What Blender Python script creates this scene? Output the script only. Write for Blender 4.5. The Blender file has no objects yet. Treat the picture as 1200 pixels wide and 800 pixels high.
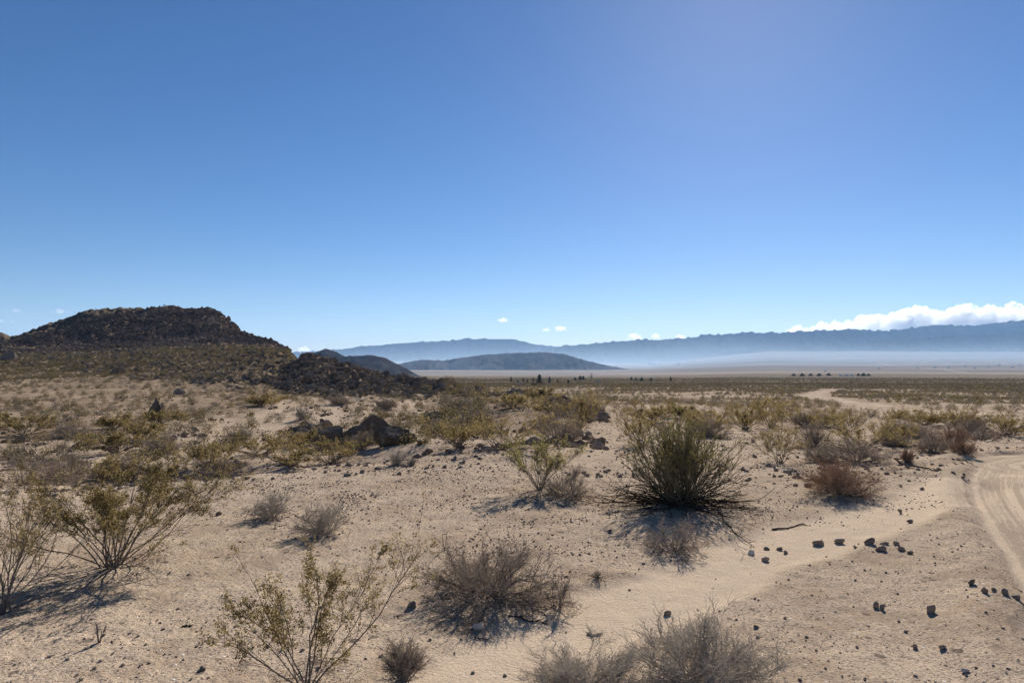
import bpy, math
import numpy as np
from mathutils import Vector
R = math.radians
rng = np.random.default_rng(7)

# ------------------------------------------------------------------ camera, sky, sun, exposure
sc = bpy.context.scene
F = 800.0                       # focal length in photo pixels (1200 wide) = 24 mm
PITCH = math.atan(20 / 800)     # camera tilted up a little
CAMZ = 2.0
SUN_EL, SUN_AZ = R(28.5), R(18.6)   # azimuth clockwise from +Y
cam = bpy.data.objects.new('camera', bpy.data.cameras.new('camera'))
sc.collection.objects.link(cam); sc.camera = cam
cam.location = (0, 0, CAMZ); cam.rotation_euler = (math.pi / 2 + PITCH, 0, 0)
cam.data.sensor_width = 36; cam.data.lens = 24; cam.data.clip_start = 0.05; cam.data.clip_end = 90000

w = bpy.data.worlds.new('World'); sc.world = w; w.use_nodes = True
nt = w.node_tree; nt.nodes.clear()
sky = nt.nodes.new('ShaderNodeTexSky'); sky.sky_type = 'NISHITA'; sky.sun_disc = False
sky.sun_elevation = SUN_EL; sky.sun_rotation = SUN_AZ
sky.altitude = 1500; sky.air_density = 1.0; sky.dust_density = 0.3; sky.ozone_density = 3.5
bg = nt.nodes.new('ShaderNodeBackground'); bg.inputs[1].default_value = 0.05
wo = nt.nodes.new('ShaderNodeOutputWorld')
hs = nt.nodes.new('ShaderNodeHueSaturation'); hs.inputs['Saturation'].default_value = 1.2
nt.links.new(sky.outputs[0], hs.inputs['Color']); tn = nt.nodes.new('ShaderNodeMix'); tn.data_type = 'RGBA'; tn.blend_type = 'MULTIPLY'; tn.inputs[0].default_value = 1
tn.inputs[7].default_value = (.80, .775, .845, 1); nt.links.new(hs.outputs[0], tn.inputs[6]); nt.links.new(tn.outputs[2], bg.inputs[0]); nt.links.new(bg.outputs[0], wo.inputs[0])

sun = bpy.data.objects.new('sun', bpy.data.lights.new('sun', 'SUN')); sc.collection.objects.link(sun)
sun.data.energy = 5.0; sun.data.angle = R(0.5); sun.data.color = (1.0, 0.94, 0.86)
sdir = Vector((math.sin(SUN_AZ) * math.cos(SUN_EL), math.cos(SUN_AZ) * math.cos(SUN_EL), math.sin(SUN_EL)))
sun.rotation_euler = sdir.to_track_quat('Z', 'Y').to_euler()
sc.view_settings.view_transform = 'Standard'; sc.view_settings.look = 'None'
sc.view_settings.exposure = 1.06; sc.view_settings.gamma = 1
cy = sc.cycles
cy.max_bounces = 5; cy.diffuse_bounces = 2; cy.glossy_bounces = 1; cy.transmission_bounces = 2
cy.volume_bounces = 2; cy.transparent_max_bounces = 4; cy.use_denoising = True
cy.caustics_reflective = False; cy.caustics_refractive = False

# ------------------------------------------------------------------ helpers
def link(o, parent=None):
    sc.collection.objects.link(o)
    if parent is not None: o.parent = parent
    return o

def tag(o, label=None, cat=None, group=None, kind=None):
    if label: o['label'] = label
    if cat: o['category'] = cat
    if group: o['group'] = group
    if kind: o['kind'] = kind
    return o

def mesh_np(name, verts, faces, mats, smooth=False, mat_idx=None, attrs=None, normals=None):
    """faces: (n,k) int array, every face with k corners"""
    verts = np.asarray(verts, np.float32); faces = np.asarray(faces, np.int32)
    me = bpy.data.meshes.new(name)
    n, k = faces.shape
    me.vertices.add(len(verts)); me.vertices.foreach_set('co', verts.ravel())
    me.loops.add(n * k); me.loops.foreach_set('vertex_index', faces.ravel())
    me.polygons.add(n)
    me.polygons.foreach_set('loop_start', np.arange(0, n * k, k, dtype=np.int32))
    me.polygons.foreach_set('use_smooth', np.full(n, smooth))
    for m in (mats if isinstance(mats, (list, tuple)) else [mats]): me.materials.append(m)
    if mat_idx is not None: me.polygons.foreach_set('material_index', mat_idx.astype(np.int32))
    if attrs:
        for a, v in attrs.items():
            at = me.attributes.new(a, 'FLOAT', 'POINT'); at.data.foreach_set('value', np.asarray(v, np.float32))
    me.update(calc_edges=True)
    if normals is not None: me.normals_split_custom_set_from_vertices(normals)
    return me

def obj(name, me, parent=None): return link(bpy.data.objects.new(name, me), parent)
def empty(name, loc):
    o = bpy.data.objects.new(name, None); o.location = loc; o.empty_display_size = .1
    return link(o)

# ---- numpy noise
_perm = np.random.default_rng(3).permutation(256).astype(np.int64); _perm = np.concatenate([_perm, _perm])
_g = np.random.default_rng(4).normal(size=(256, 2)); _g /= np.linalg.norm(_g, axis=1)[:, None]
def noise2(x, y):
    xi = np.floor(x).astype(np.int64); yi = np.floor(y).astype(np.int64)
    fx = x - xi; fy = y - yi; xi &= 255; yi &= 255
    u = fx * fx * fx * (fx * (fx * 6 - 15) + 10); v = fy * fy * fy * (fy * (fy * 6 - 15) + 10)
    def g(ix, iy, dx, dy):
        h = _perm[_perm[ix & 255] + (iy & 255)]; return _g[h, 0] * dx + _g[h, 1] * dy
    a = g(xi, yi, fx, fy); b = g(xi + 1, yi, fx - 1, fy); c = g(xi, yi + 1, fx, fy - 1); d = g(xi + 1, yi + 1, fx - 1, fy - 1)
    return (a + (b - a) * u + (c - a) * v + (a - b - c + d) * u * v) * 1.5
def fbm(x, y, o=4, gain=.5):
    s = 0; a = 1
    for i in range(o):
        s = s + a * noise2(x * 2 ** i + 17.3 * i, y * 2 ** i - 9.1 * i); a *= gain
    return s
def sstep(a, b, x):
    t = np.clip((x - a) / (b - a), 0, 1); return t * t * (3 - 2 * t)

# ------------------------------------------------------------------ terrain height
def P(Y, py): return (Y, CAMZ + Y * math.tan(PITCH + math.atan((400 - py) / F)))
NEAR = [(0.3, 0), (5, 0), (8.5, 0.0)]
FARR = [P(160, 470), P(240, 462), P(450, 452), P(800, 446.5), P(1500, 441.5), P(3000, 437), P(5000, 433.5), P(7500, 428), P(10000, 420), P(13000, 409), (26000, 300)]
FARM = [P(450, 452), P(800, 447), P(1500, 443), P(3000, 440), P(5000, 436.5), P(8000, 432), P(12000, 427), P(16000, 423), (26000, 0)]
FARL = [(700, -20), (1100, -32), P(1500, 443), P(3000, 440), P(5000, 436.5), P(8000, 432), P(12000, 427), P(16000, 423), (26000, 0)]
def hillcol(near, top, yr, base, px=0):
    xs = [0, 170, 300]; tabs = [L0, L2, L3]
    Ys = np.exp(np.linspace(math.log(9.5), math.log(160), 60))
    zz = np.array([np.interp(np.log(Ys), np.log([p[0] for p in NEAR + t]), [p[1] for p in NEAR + t]) for t in tabs])
    zb = [np.interp(px, xs, zz[:, i]) for i in range(len(Ys))]
    l = NEAR + list(zip(Ys.tolist(), [float(v) for v in zb]))
    l += [P(yr * .78, base), P(yr, top), (yr * 1.35, P(yr, top)[1] - 12)]
    return l + FARL
L0 = [(10.3, 0), (13, -.9), (16.5, -1.75), P(20, 567), P(30, 532), P(38, 512), P(50, 494), P(75, 472), P(110, 452), P(150, 434), P(200, 419), P(250, 411)]
L2 = [(11.4, 0), (13.5, -.9), (19, -3.0), P(26, 546), P(32, 524), P(45, 500), P(65, 480), P(95, 455), P(130, 437), P(170, 423), P(220, 413)]
L3 = [(12.3, 0), (14.5, -.9), (20, -2.9), P(26, 541), P(32, 522), P(45, 499), P(62, 479), P(85, 462), P(110, 445), P(140, 428), P(165, 412)]
COLS = {
 -250: hillcol(L0, 398, 420, 408, -250), -30: hillcol(L0, 393, 420, 408, -30), 4: hillcol(L0, 391, 415, 407, 4), 12: hillcol(L0, 396, 415, 407, 12), 40: hillcol(L0, 384, 415, 407, 40),
 60: hillcol(L0, 378, 410, 406, 60), 80: hillcol(L0, 370.5, 410, 406, 80), 100: hillcol(L0, 363, 405, 405, 100), 120: hillcol(L2, 360.5, 400, 404, 120), 150: hillcol(L2, 361, 400, 403, 150),
 178: hillcol(L2, 359, 400, 401, 178), 195: hillcol(L2, 356.5, 400, 400, 195), 215: hillcol(L2, 360, 400, 400, 215), 245: hillcol(L2, 361, 395, 400, 245), 257: hillcol(L2, 366, 390, 401, 257),
 270: hillcol(L3, 377, 380, 402, 270), 286: hillcol(L3, 389, 370, 404, 286), 300: hillcol(L3, 395, 350, 405, 300), 320: hillcol(L3, 402, 320, 409, 320), 338: hillcol(L3, 409, 300, 411, 338),
 358: NEAR + [(12.8, 0), (15, -.9), (20.5, -2.7), P(28, 534), P(40, 504), P(60, 480), P(90, 462), P(100, 455), P(128, 416), (165, 0), (240, -9)] + FARL,
 400: NEAR + [(13.2, 0), (15.5, -.9), (21, -2.8), P(28, 530), P(40, 503), P(60, 480), P(86, 464), P(96, 458), P(122, 428), (160, -1.5), (230, -10)] + FARL,
 450: NEAR + [(13.5, 0), (16, -.9), (21, -2.6), P(28, 526), P(40, 502), P(60, 479), P(80, 464), P(92, 457), P(116, 440), (150, -3.5), (230, -11)] + FARL,
 500: NEAR + [(14.2, 0), (17, -.8), (21, -2.2), P(28, 518), P(40, 500), P(60, 478), P(80, 463), P(100, 449), (140, -4), (220, -11)] + FARM,
 560: NEAR + [(15, 0), (18, -.8), P(24, 527), P(40, 498), P(60, 476), P(80, 458), P(90, 455), (130, -6), (200, -11)] + FARM,
 610: NEAR + [(16, 0), P(24, 524), P(38, 496), P(52, 476), P(62, 463), P(70, 460), (100, -6), (170, -10.5)] + FARM,
 660: NEAR + [(16, -.1), P(24, 514), P(36, 493), P(46, 474), P(52, 470), (75, -6.3), (150, -10)] + FARM,
 695: NEAR + [(16, -.15), P(24, 514), P(38, 492), P(48, 484), P(60, 480), P(90, 474), P(160, 469.5)] + FARM,
 760: NEAR + [(12, -.05), (16, -.25), P(24, 514), P(38, 497), P(60, 484), P(100, 475), P(160, 470)] + FARM,
 900: NEAR + [(12, -.08), (16, -.3), P(20, 521), P(32, 504), P(45, 495), P(70, 485), P(110, 476)] + FARR,
 1400: NEAR + [(12, -.08), (16, -.25), P(20, 522), P(32, 508), P(45, 498), P(70, 487), P(110, 477)] + FARR,
}
_lp = np.linspace(math.log(.3), math.log(26000), 700)
_cp = np.array(sorted(COLS), float)
_tab = []
for c in sorted(COLS):
    pts = sorted(set(COLS[c]))
    ly = np.log([p[0] for p in pts]); z = [p[1] for p in pts]
    row = np.interp(_lp, ly, z)
    k = np.array([1, 3, 5, 3, 1.]); k /= k.sum()
    row = np.convolve(np.pad(row, 2, mode='edge'), k, 'valid')
    _tab.append(row)
_tab = np.array(_tab)
AZM = math.atan(1.0)
def base_h(x, y):
    r = np.hypot(x, y) + 1e-6; az = np.arctan2(x, y)
    def look(az):
        azc = np.clip(az, -AZM, AZM)
        Y = r * np.cos(azc); u = np.tan(azc) * F + 600
        ly = (np.log(np.clip(Y, .31, 25900)) - _lp[0]) / (_lp[1] - _lp[0])
        i = np.clip(ly.astype(int), 0, len(_lp) - 2); f = ly - i
        j = np.clip(np.searchsorted(_cp, u) - 1, 0, len(_cp) - 2)
        g = np.clip((u - _cp[j]) / (_cp[j + 1] - _cp[j]), 0, 1)
        return (_tab[j, i] * (1 - f) + _tab[j, i + 1] * f) * (1 - g) + (_tab[j + 1, i] * (1 - f) + _tab[j + 1, i + 1] * f) * g
    z = look(az)
    wb = sstep(R(60), R(170), np.abs(az)) * .5
    return z * (1 - wb) + look(-az) * wb
def project(x, y, z):
    dz = z - CAMZ; c, s = math.cos(PITCH), math.sin(PITCH)
    dep = y * c + dz * s; up = -y * s + dz * c
    dep = np.maximum(dep, .05)
    return 600 + F * x / dep, 400 - F * up / dep
def in_poly(px, py, poly, soft=6, jit=0):
    """soft mask of a polygon drawn over the photograph (only used to tell rocky ground from sand)"""
    px = np.asarray(px, float); py = np.asarray(py, float)
    inside = np.zeros(px.shape, bool); dmin = np.full(px.shape, 1e9)
    n = len(poly)
    for i in range(n):
        (x0, y0), (x1, y1) = poly[i], poly[(i + 1) % n]
        if y0 != y1:
            c = ((y0 > py) != (y1 > py)) & (px < (x1 - x0) * (py - y0) / (y1 - y0) + x0); inside ^= c
        L = (x1 - x0) ** 2 + (y1 - y0) ** 2
        t = np.clip(((px - x0) * (x1 - x0) + (py - y0) * (y1 - y0)) / L, 0, 1)
        d = np.hypot(px - x0 - t * (x1 - x0), py - y0 - t * (y1 - y0)); dmin = np.minimum(dmin, d)
    sd = np.where(inside, dmin, -dmin) + jit
    return sstep(-soft, soft, sd)

# regions
HILL = [(-300, 380), (0, 385), (100, 350), (250, 350), (345, 405), (400, 424), (500, 445), (510, 455), (440, 466), (380, 465), (330, 455), (300, 462), (255, 452), (200, 446), (130, 436), (60, 425), (-300, 425)]
TOP = [(-300, 380), (0, 385), (100, 350), (250, 350), (345, 408), (300, 408), (200, 401), (100, 405), (-300, 409)]
DARK = [(318, 450), (345, 418), (390, 424), (500, 445), (565, 453), (530, 463), (450, 464), (380, 463), (335, 458)]
OUT1 = [(625, 463), (655, 462), (690, 474), (708, 492), (690, 494), (650, 482)]
OUT2 = [(545, 449), (610, 453), (625, 460), (600, 465), (555, 462)]
OUT3 = [(340, 505), (385, 498), (400, 520), (350, 516)]
OUT4 = [(500, 490), (560, 484), (575, 496), (520, 503)]
GRAV = [(170, 560), (300, 550), (430, 538), (600, 505), (640, 530), (600, 560), (560, 588), (420, 600), (330, 612), (250, 600)]
GRAV2 = [(560, 590), (720, 590), (740, 650), (660, 700), (600, 720), (520, 700), (540, 640)]
GRAV3 = [(860, 590), (1000, 560), (1100, 560), (1090, 580), (900, 615)]
ROAD_C = [(17.5, 40.0), (17.8, 30), (16.5, 24.5), (13.8, 19.0), (11.4, 15.2), (9.6, 11.5), (8.3, 8.2), (7.4, 5.0), (7.0, 0), (7.5, -8), (12, -30)]
def seg_dist(x, y, pts):
    d = np.full(np.shape(x), 1e9); side = np.zeros(np.shape(x))
    for (x0, y0), (x1, y1) in zip(pts[:-1], pts[1:]):
        L = (x1 - x0) ** 2 + (y1 - y0) ** 2
        t = np.clip(((x - x0) * (x1 - x0) + (y - y0) * (y1 - y0)) / L, 0, 1)
        dd = np.hypot(x - x0 - t * (x1 - x0), y - y0 - t * (y1 - y0))
        cr = np.sign((x1 - x0) * (y - y0) - (y1 - y0) * (x - x0))
        side = np.where(dd < d, cr, side); d = np.minimum(d, dd)
    return d, side
def catmull(pts, n=8):
    p = [pts[0]] + list(pts) + [pts[-1]]; out = []
    for i in range(1, len(p) - 2):
        a, b, c, d = map(np.array, (p[i - 1], p[i], p[i + 1], p[i + 2]))
        for k in range(n):
            t = k / n
            out.append(tuple(.5 * (2 * b + (c - a) * t + (2 * a - 5 * b + 4 * c - d) * t * t + (3 * b - a - 3 * c + d) * t ** 3)))
    out.append(tuple(pts[-1])); return out
def flat_hit(px, py):     # world point on the flat near ground
    sl = -math.tan(PITCH + math.atan((400 - py) / F))
    Y = CAMZ / sl; return ((px - 600) / F * Y * math.cos(PITCH), Y)
ROAD_EDGE = [(1170, 517), (1145, 533), (1133, 555), (1136, 580), (1150, 610), (1175, 655), (1215, 712), (1300, 830)]
_e = [flat_hit(*p) for p in ROAD_EDGE]
_rc = []
for i, (x, y) in enumerate(_e):      # centre line: 1.5 m to the right of the left edge
    a = _e[max(i - 1, 0)]; b = _e[min(i + 1, len(_e) - 1)]
    tx, ty = b[0] - a[0], b[1] - a[1]; l = math.hypot(tx, ty)
    _rc.append((x - ty / l * 1.45, y + tx / l * 1.45))
_d0 = (_rc[0][0] - _rc[1][0], _rc[0][1] - _rc[1][1]); _l = math.hypot(*_d0)
ROAD_C = catmull([(_rc[0][0] + 34, _rc[0][1] + 16), (_rc[0][0] + 16, _rc[0][1] + 8)] + _rc + [(_rc[-1][0] + .5, _rc[-1][1] - 6), (_rc[-1][0] + 3, _rc[-1][1] - 25)], 6)
PATH_C = catmull([flat_hit(*p) for p in [(500, 830), (600, 765), (700, 722), (800, 684), (880, 652), (960, 622), (1030, 600), (1090, 580), (1128, 560)]], 6)
FARROAD = catmull([(17.5, 95), (30, 82), (42, 74), (60, 66), (90, 60)], 5)
FARROAD2 = catmull([(170, 360), (102, 232), (80, 168), (66, 125), (50, 90), (52, 72), (80, 60)], 5)

def road_masks(x, y):
    near = (y < 75) & (y > -40) & (x > -8) & (x < 75)
    road = np.zeros(x.shape); off = np.zeros(x.shape); path = np.zeros(x.shape); rd = np.full(x.shape, 99.)
    if near.any():
        d, s = seg_dist(x[near], y[near], ROAD_C)
        rd[near] = d; road[near] = 1 - sstep(1.38, 1.55, d + .06 * noise2(x[near] * 1.5, y[near] * 1.5)); off[near] = d * s
        d2, _ = seg_dist(x[near], y[near], PATH_C)
        wpt = .36 + .016 * y[near]
        path[near] = 1 - sstep(wpt * .7, wpt * 1.35, d2 + .12 * noise2(x[near] * 1.3 + 5, y[near] * 1.3))
    return road, off, path, rd
def masks(x, y, z):
    px, py = project(x, y, z)
    ok = (y > 1)
    jn = 9 * fbm(px * .03, py * .06, 3)
    hill = in_poly(px, py, HILL, 5, jn) * ok * (y > 60)
    top = in_poly(px, py, TOP, 3, jn * .4) * ok * (y > 200)
    dark = in_poly(px, py, DARK, 4, jn * .6) * ok * (y > 60) * (y < 200)
    outc = np.maximum.reduce([in_poly(px, py, o, 3, jn * .4) for o in (OUT1, OUT2, OUT3, OUT4)]) * ok * (y < 120)
    grav = np.maximum.reduce([in_poly(px, py, o, 26, jn * 2.2) * k for o, k in ((GRAV, 1.), (GRAV2, .4), (GRAV3, .55))]) * ok * (y < 40)
    return hill, top, dark, outc, grav

def H(x, y, full=False):
    x = np.asarray(x, float); y = np.asarray(y, float); shp = x.shape
    x = x.ravel(); y = y.ravel()
    z = base_h(x, y); r = np.hypot(x, y)
    road, off, path, rd = road_masks(x, y)
    hill, top, dark, outc, grav = masks(x, y, z)
    calm = 1 - np.maximum(road, path * .7)
    z = z + calm * (.022 * fbm(x * .9, y * .9, 3) + .007 * fbm(x * 6, y * 6, 4, .65)) * sstep(1, 6, r)
    z = z + .16 * noise2(x * .22 + 3, y * .22) * sstep(12, 25, r) + .5 * fbm(x * .04, y * .04, 3) * sstep(45, 110, r) * (1 - .6 * sstep(300, 1500, r) )
    ridg = 1 - np.abs(fbm(x * .35 + 9, y * .35, 3))
    z = z + hill * (ridg - .7) * .9 + top * (1.6 * fbm(x * .06, y * .06, 4) + 1.2 * fbm(x * .3, y * .3, 2)) * .8
    z = z + outc * (.5 * (ridg - .6)) + dark * .7 * fbm(x * .25, y * .25, 3)
    # little wash cuts on the sandy apron
    cut = np.abs(noise2(x * .28 + 40, y * .55 + 2)); z = z - calm * .07 * (1 - sstep(0, .09, cut)) * sstep(8, 12, r) * (1 - sstep(60, 90, r)) * sstep(4, 8, x)
    # road: shallow bed, low berm on its side
    z = z - road * .07 + .07 * np.exp(-((rd - 1.75) / .22) ** 2) * (y < 60) + road * .014 * np.cos(off * 9) * (np.abs(off) < 1.5)
    z = z - path * .035
    if full: return z.reshape(shp), road, off, path, hill, top, dark, outc, grav
    return z.reshape(shp)

_Ys = np.exp(np.linspace(math.log(2.5), math.log(20000), 6000))
def hit(px, py, ymin=0):
    c, s = math.cos(PITCH), math.sin(PITCH)
    dy = F * c - (400 - py) * s; dz = F * s + (400 - py) * c
    X = _Ys * (px - 600) / dy; Z = CAMZ + _Ys * dz / dy
    h = H(X, _Ys); b = (h >= Z) & (_Ys > ymin)
    i = int(np.argmax(b)) if b.any() else len(_Ys) - 1
    return float(X[i]), float(_Ys[i]), float(h[i])

# ------------------------------------------------------------------ materials
def mat(name):
    m = bpy.data.materials.new(name); m.use_nodes = True; n = m.node_tree; n.nodes.clear(); return m, n
class N:
    def __init__(s, nt): s.t = nt
    def new(s, typ, **kw):
        n = s.t.nodes.new(typ)
        for k, v in kw.items(): setattr(n, k, v)
        return n
    def link(s, a, b): s.t.links.new(a, b)
    def val(s, sock, v):
        if hasattr(v, 'is_output') or isinstance(v, bpy.types.NodeSocket): s.link(v, sock)
        else: sock.default_value = v
    def math(s, op, a, b=0, clamp=False):
        n = s.new('ShaderNodeMath', operation=op, use_clamp=clamp); s.val(n.inputs[0], a); s.val(n.inputs[1], b); return n.outputs[0]
    def mix(s, f, a, b, mode='MIX'):
        n = s.new('ShaderNodeMix', data_type='RGBA', blend_type=mode); s.val(n.inputs[0], f); s.val(n.inputs[6], a); s.val(n.inputs[7], b); return n.outputs[2]
    def noise(s, vec, scale, det=4, rough=.55):
        n = s.new('ShaderNodeTexNoise'); s.link(vec, n.inputs['Vector']); n.inputs['Scale'].default_value = scale
        n.inputs['Detail'].default_value = det; n.inputs['Roughness'].default_value = rough; return n.outputs[0]
    def ramp(s, f, a, b, va=0., vb=1.):
        n = s.new('ShaderNodeMapRange'); s.val(n.inputs[0], f); n.inputs[1].default_value = a; n.inputs[2].default_value = b
        n.inputs[3].default_value = va; n.inputs[4].default_value = vb; return n.outputs[0]
    def attr(s, name): return s.new('ShaderNodeAttribute', attribute_name=name).outputs['Fac']
def rgb(a, b, c): return (a, b, c, 1)

def ground_material():
    m, t = mat('desert_ground'); n = N(t)
    pos = n.new('ShaderNodeNewGeometry').outputs['Position']
    rock, road, veg, grav, playa, top, offa, soil = (n.attr(a) for a in ('rock', 'road', 'veg', 'grav', 'playa', 'top', 'off', 'soil'))
    big = n.noise(pos, .35, 4); mid = n.noise(pos, 3.0, 4); fine = n.noise(pos, 45, 4, .7); grain = n.noise(pos, 220, 2, .6)
    col = n.mix(n.ramp(big, .35, .65), rgb(.60, .46, .325), rgb(.52, .40, .28))
    col = n.mix(n.ramp(mid, .45, .75, 0, .45), col, rgb(.36, .27, .195))
    col = n.mix(n.math('MULTIPLY', n.ramp(fine, .48, .62, 0, .85), n.math('SUBTRACT', 1., n.math('MULTIPLY', road, .6))), col, rgb(.19, .145, .11))
    col = n.mix(n.ramp(grain, .55, .68, 0, .6), col, rgb(.66, .56, .45))
    col = n.mix(n.ramp(grain, .46, .34, 0, .6), col, rgb(.16, .12, .095))
    col = n.mix(n.math('MULTIPLY', n.ramp(n.noise(pos, .9, 6, .75), .49, .58, 0, .7), n.math('SUBTRACT', 1., road, clamp=True)), col, rgb(.36, .265, .185))
    # embedded pebbles: a few light and many dark specks
    vo = n.new('ShaderNodeTexVoronoi'); n.link(pos, vo.inputs['Vector']); vo.inputs['Scale'].default_value = 34
    sep = n.new('ShaderNodeSeparateColor'); n.link(vo.outputs['Color'], sep.inputs[0])
    thr = n.math('ADD', .26, n.math('MULTIPLY', grav, .45))
    thr = n.math('MULTIPLY', thr, n.ramp(mid, .35, .6, .35, 1.3))
    sel = n.math('LESS_THAN', sep.outputs[0], thr)
    rad = n.ramp(sep.outputs[1], 0, 1, .18, .42)
    peb = n.math('MULTIPLY', n.math('LESS_THAN', vo.outputs['Distance'], rad), sel)
    peb = n.math('MULTIPLY', peb, n.math('SUBTRACT', 1., road, clamp=True))
    pcol = n.mix(sep.outputs[2], rgb(.07, .055, .05), rgb(.28, .23, .20))
    pcol = n.mix(n.math('GREATER_THAN', sep.outputs[2], .93), pcol, rgb(.62, .58, .52))
    col = n.mix(peb, col, pcol)
    v2 = n.new('ShaderNodeTexVoronoi'); n.link(pos, v2.inputs['Vector']); v2.inputs['Scale'].default_value = 9
    s2 = n.new('ShaderNodeSeparateColor'); n.link(v2.outputs['Color'], s2.inputs[0])
    p2 = n.math('MULTIPLY', n.math('LESS_THAN', v2.outputs['Distance'], n.ramp(s2.outputs[1], 0, 1, .12, .36)), n.math('LESS_THAN', s2.outputs[0], n.math('MULTIPLY', n.ramp(mid, .4, .6, .12, .5), n.math('SUBTRACT', 1., road, clamp=True))))
    col = n.mix(n.math('MULTIPLY', p2, .8), col, n.mix(s2.outputs[2], rgb(.13, .10, .08), rgb(.30, .24, .18)))
    col = n.mix(n.math('MULTIPLY', road, .9), col, n.mix(n.ramp(fine, .4, .7), rgb(.62, .485, .35), rgb(.56, .435, .315)))
    # wheel tracks: long streaks that follow the road
    cx = n.new('ShaderNodeCombineXYZ'); n.link(n.math('MULTIPLY', offa, 9.), cx.inputs[0]); n.link(n.math('MULTIPLY', big, 3.), cx.inputs[1])
    tr = n.noise(cx.outputs[0], 1.0, 5, .7)
    col = n.mix(n.math('MULTIPLY', n.math('MULTIPLY', road, n.math('MULTIPLY', n.ramp(offa, 5., 3.9, 0, 1), n.ramp(offa, .3, .8, 0, 1))), n.ramp(tr, .47, .56, .0, .7)), col, rgb(.36, .275, .20))
    col = n.mix(n.math('MULTIPLY', soil, n.ramp(n.noise(pos, .7, 5, .7), .36, .56, .3, .95)), col, rgb(.225, .165, .11))
    # rocky slopes
    rn = n.noise(pos, .9, 5, .65); rn2 = n.noise(pos, .16, 4)
    rcol = n.mix(n.ramp(rn, .42, .64), rgb(.10, .078, .056), rgb(.23, .175, .125))
    rcol = n.mix(n.math('MULTIPLY', top, n.ramp(rn, .35, .75, 1, .45)), rcol, n.mix(n.ramp(rn2, .4, .6), rgb(.075, .055, .045), rgb(.14, .105, .08)))
    col = n.mix(n.math('MULTIPLY', rock, n.ramp(rn2, .3, .6, .7, 1)), col, rcol)
    # scrub cover seen from far
    vn = n.noise(pos, .22, 3, .7); vn2 = n.noise(pos, .012, 3, .6)
    vc = n.mix(n.ramp(vn2, .4, .6), rgb(.085, .075, .045), rgb(.12, .095, .07))
    col = n.mix(n.math('MULTIPLY', veg, n.ramp(vn, .40, .55, .25, 1)), col, vc)
    # basin floor: bands of pale silt and scrub
    mp = n.new('ShaderNodeMapping'); n.link(pos, mp.inputs[0]); mp.inputs['Scale'].default_value = (.0005, .0035, .0)
    bn = n.noise(mp.outputs[0], 1.0, 5, .6)
    pc = n.mix(n.ramp(bn, .38, .60), rgb(.16, .135, .11), rgb(.41, .36, .30))
    col = n.mix(playa, col, pc)
    h = n.math('ADD', n.math('MULTIPLY', fine, .022), n.math('MULTIPLY', grain, .006))
    h = n.math('ADD', h, n.math('MULTIPLY', mid, .03))
    h = n.math('ADD', h, n.math('MULTIPLY', n.math('MULTIPLY', peb, n.math('SUBTRACT', rad, vo.outputs['Distance'])), .03))
    h = n.math('ADD', h, n.math('MULTIPLY', rock, n.math('MULTIPLY', rn, .9)))
    bp = n.new('ShaderNodeBump'); bp.inputs['Strength'].default_value = .8; bp.inputs['Distance'].default_value = 1.0; n.link(h, bp.inputs['Height'])
    b = n.new('ShaderNodeBsdfDiffuse'); b.inputs['Roughness'].default_value = .3
    n.link(col, b.inputs[0]); n.link(bp.outputs[0], b.inputs['Normal'])
    o = n.new('ShaderNodeOutputMaterial'); n.link(b.outputs[0], o.inputs[0]); return m

def var_mat(name, c1, c2, trans=0., bump=0., nscale=6., pale=None, rough=.9):
    """diffuse (and leaf-translucent) material varied by object, by item tint and by noise"""
    m, t = mat(name); n = N(t)
    tc = n.new('ShaderNodeTexCoord'); oi = n.new('ShaderNodeObjectInfo')
    pos = n.new('ShaderNodeNewGeometry').outputs['Position']
    v = n.math('FRACT', n.math('ADD', n.attr('tint'), oi.outputs['Random']))
    nz = n.noise(pos, nscale, 4, .6)
    f = n.math('ADD', n.math('MULTIPLY', v, .55), n.ramp(nz, .3, .7, 0, .45))
    col = n.mix(f, c1, c2)
    if pale: col = n.mix(n.ramp(n.noise(pos, nscale * .4, 3), .56, .7), col, pale)
    d = n.new('ShaderNodeBsdfDiffuse'); d.inputs['Roughness'].default_value = rough; n.link(col, d.inputs[0])
    if bump:
        bp = n.new('ShaderNodeBump'); bp.inputs['Strength'].default_value = .6; bp.inputs['Distance'].default_value = bump
        n.link(n.noise(pos, nscale * 3, 5, .65), bp.inputs['Height']); n.link(bp.outputs[0], d.inputs['Normal'])
    out = d.outputs[0]
    if trans:
        tr = n.new('ShaderNodeBsdfTranslucent'); n.link(col, tr.inputs[0])
        mx = n.new('ShaderNodeMixShader'); mx.inputs[0].default_value = trans; n.link(out, mx.inputs[1]); n.link(tr.outputs[0], mx.inputs[2]); out = mx.outputs[0]
    o = n.new('ShaderNodeOutputMaterial'); n.link(out, o.inputs[0]); return m

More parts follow.
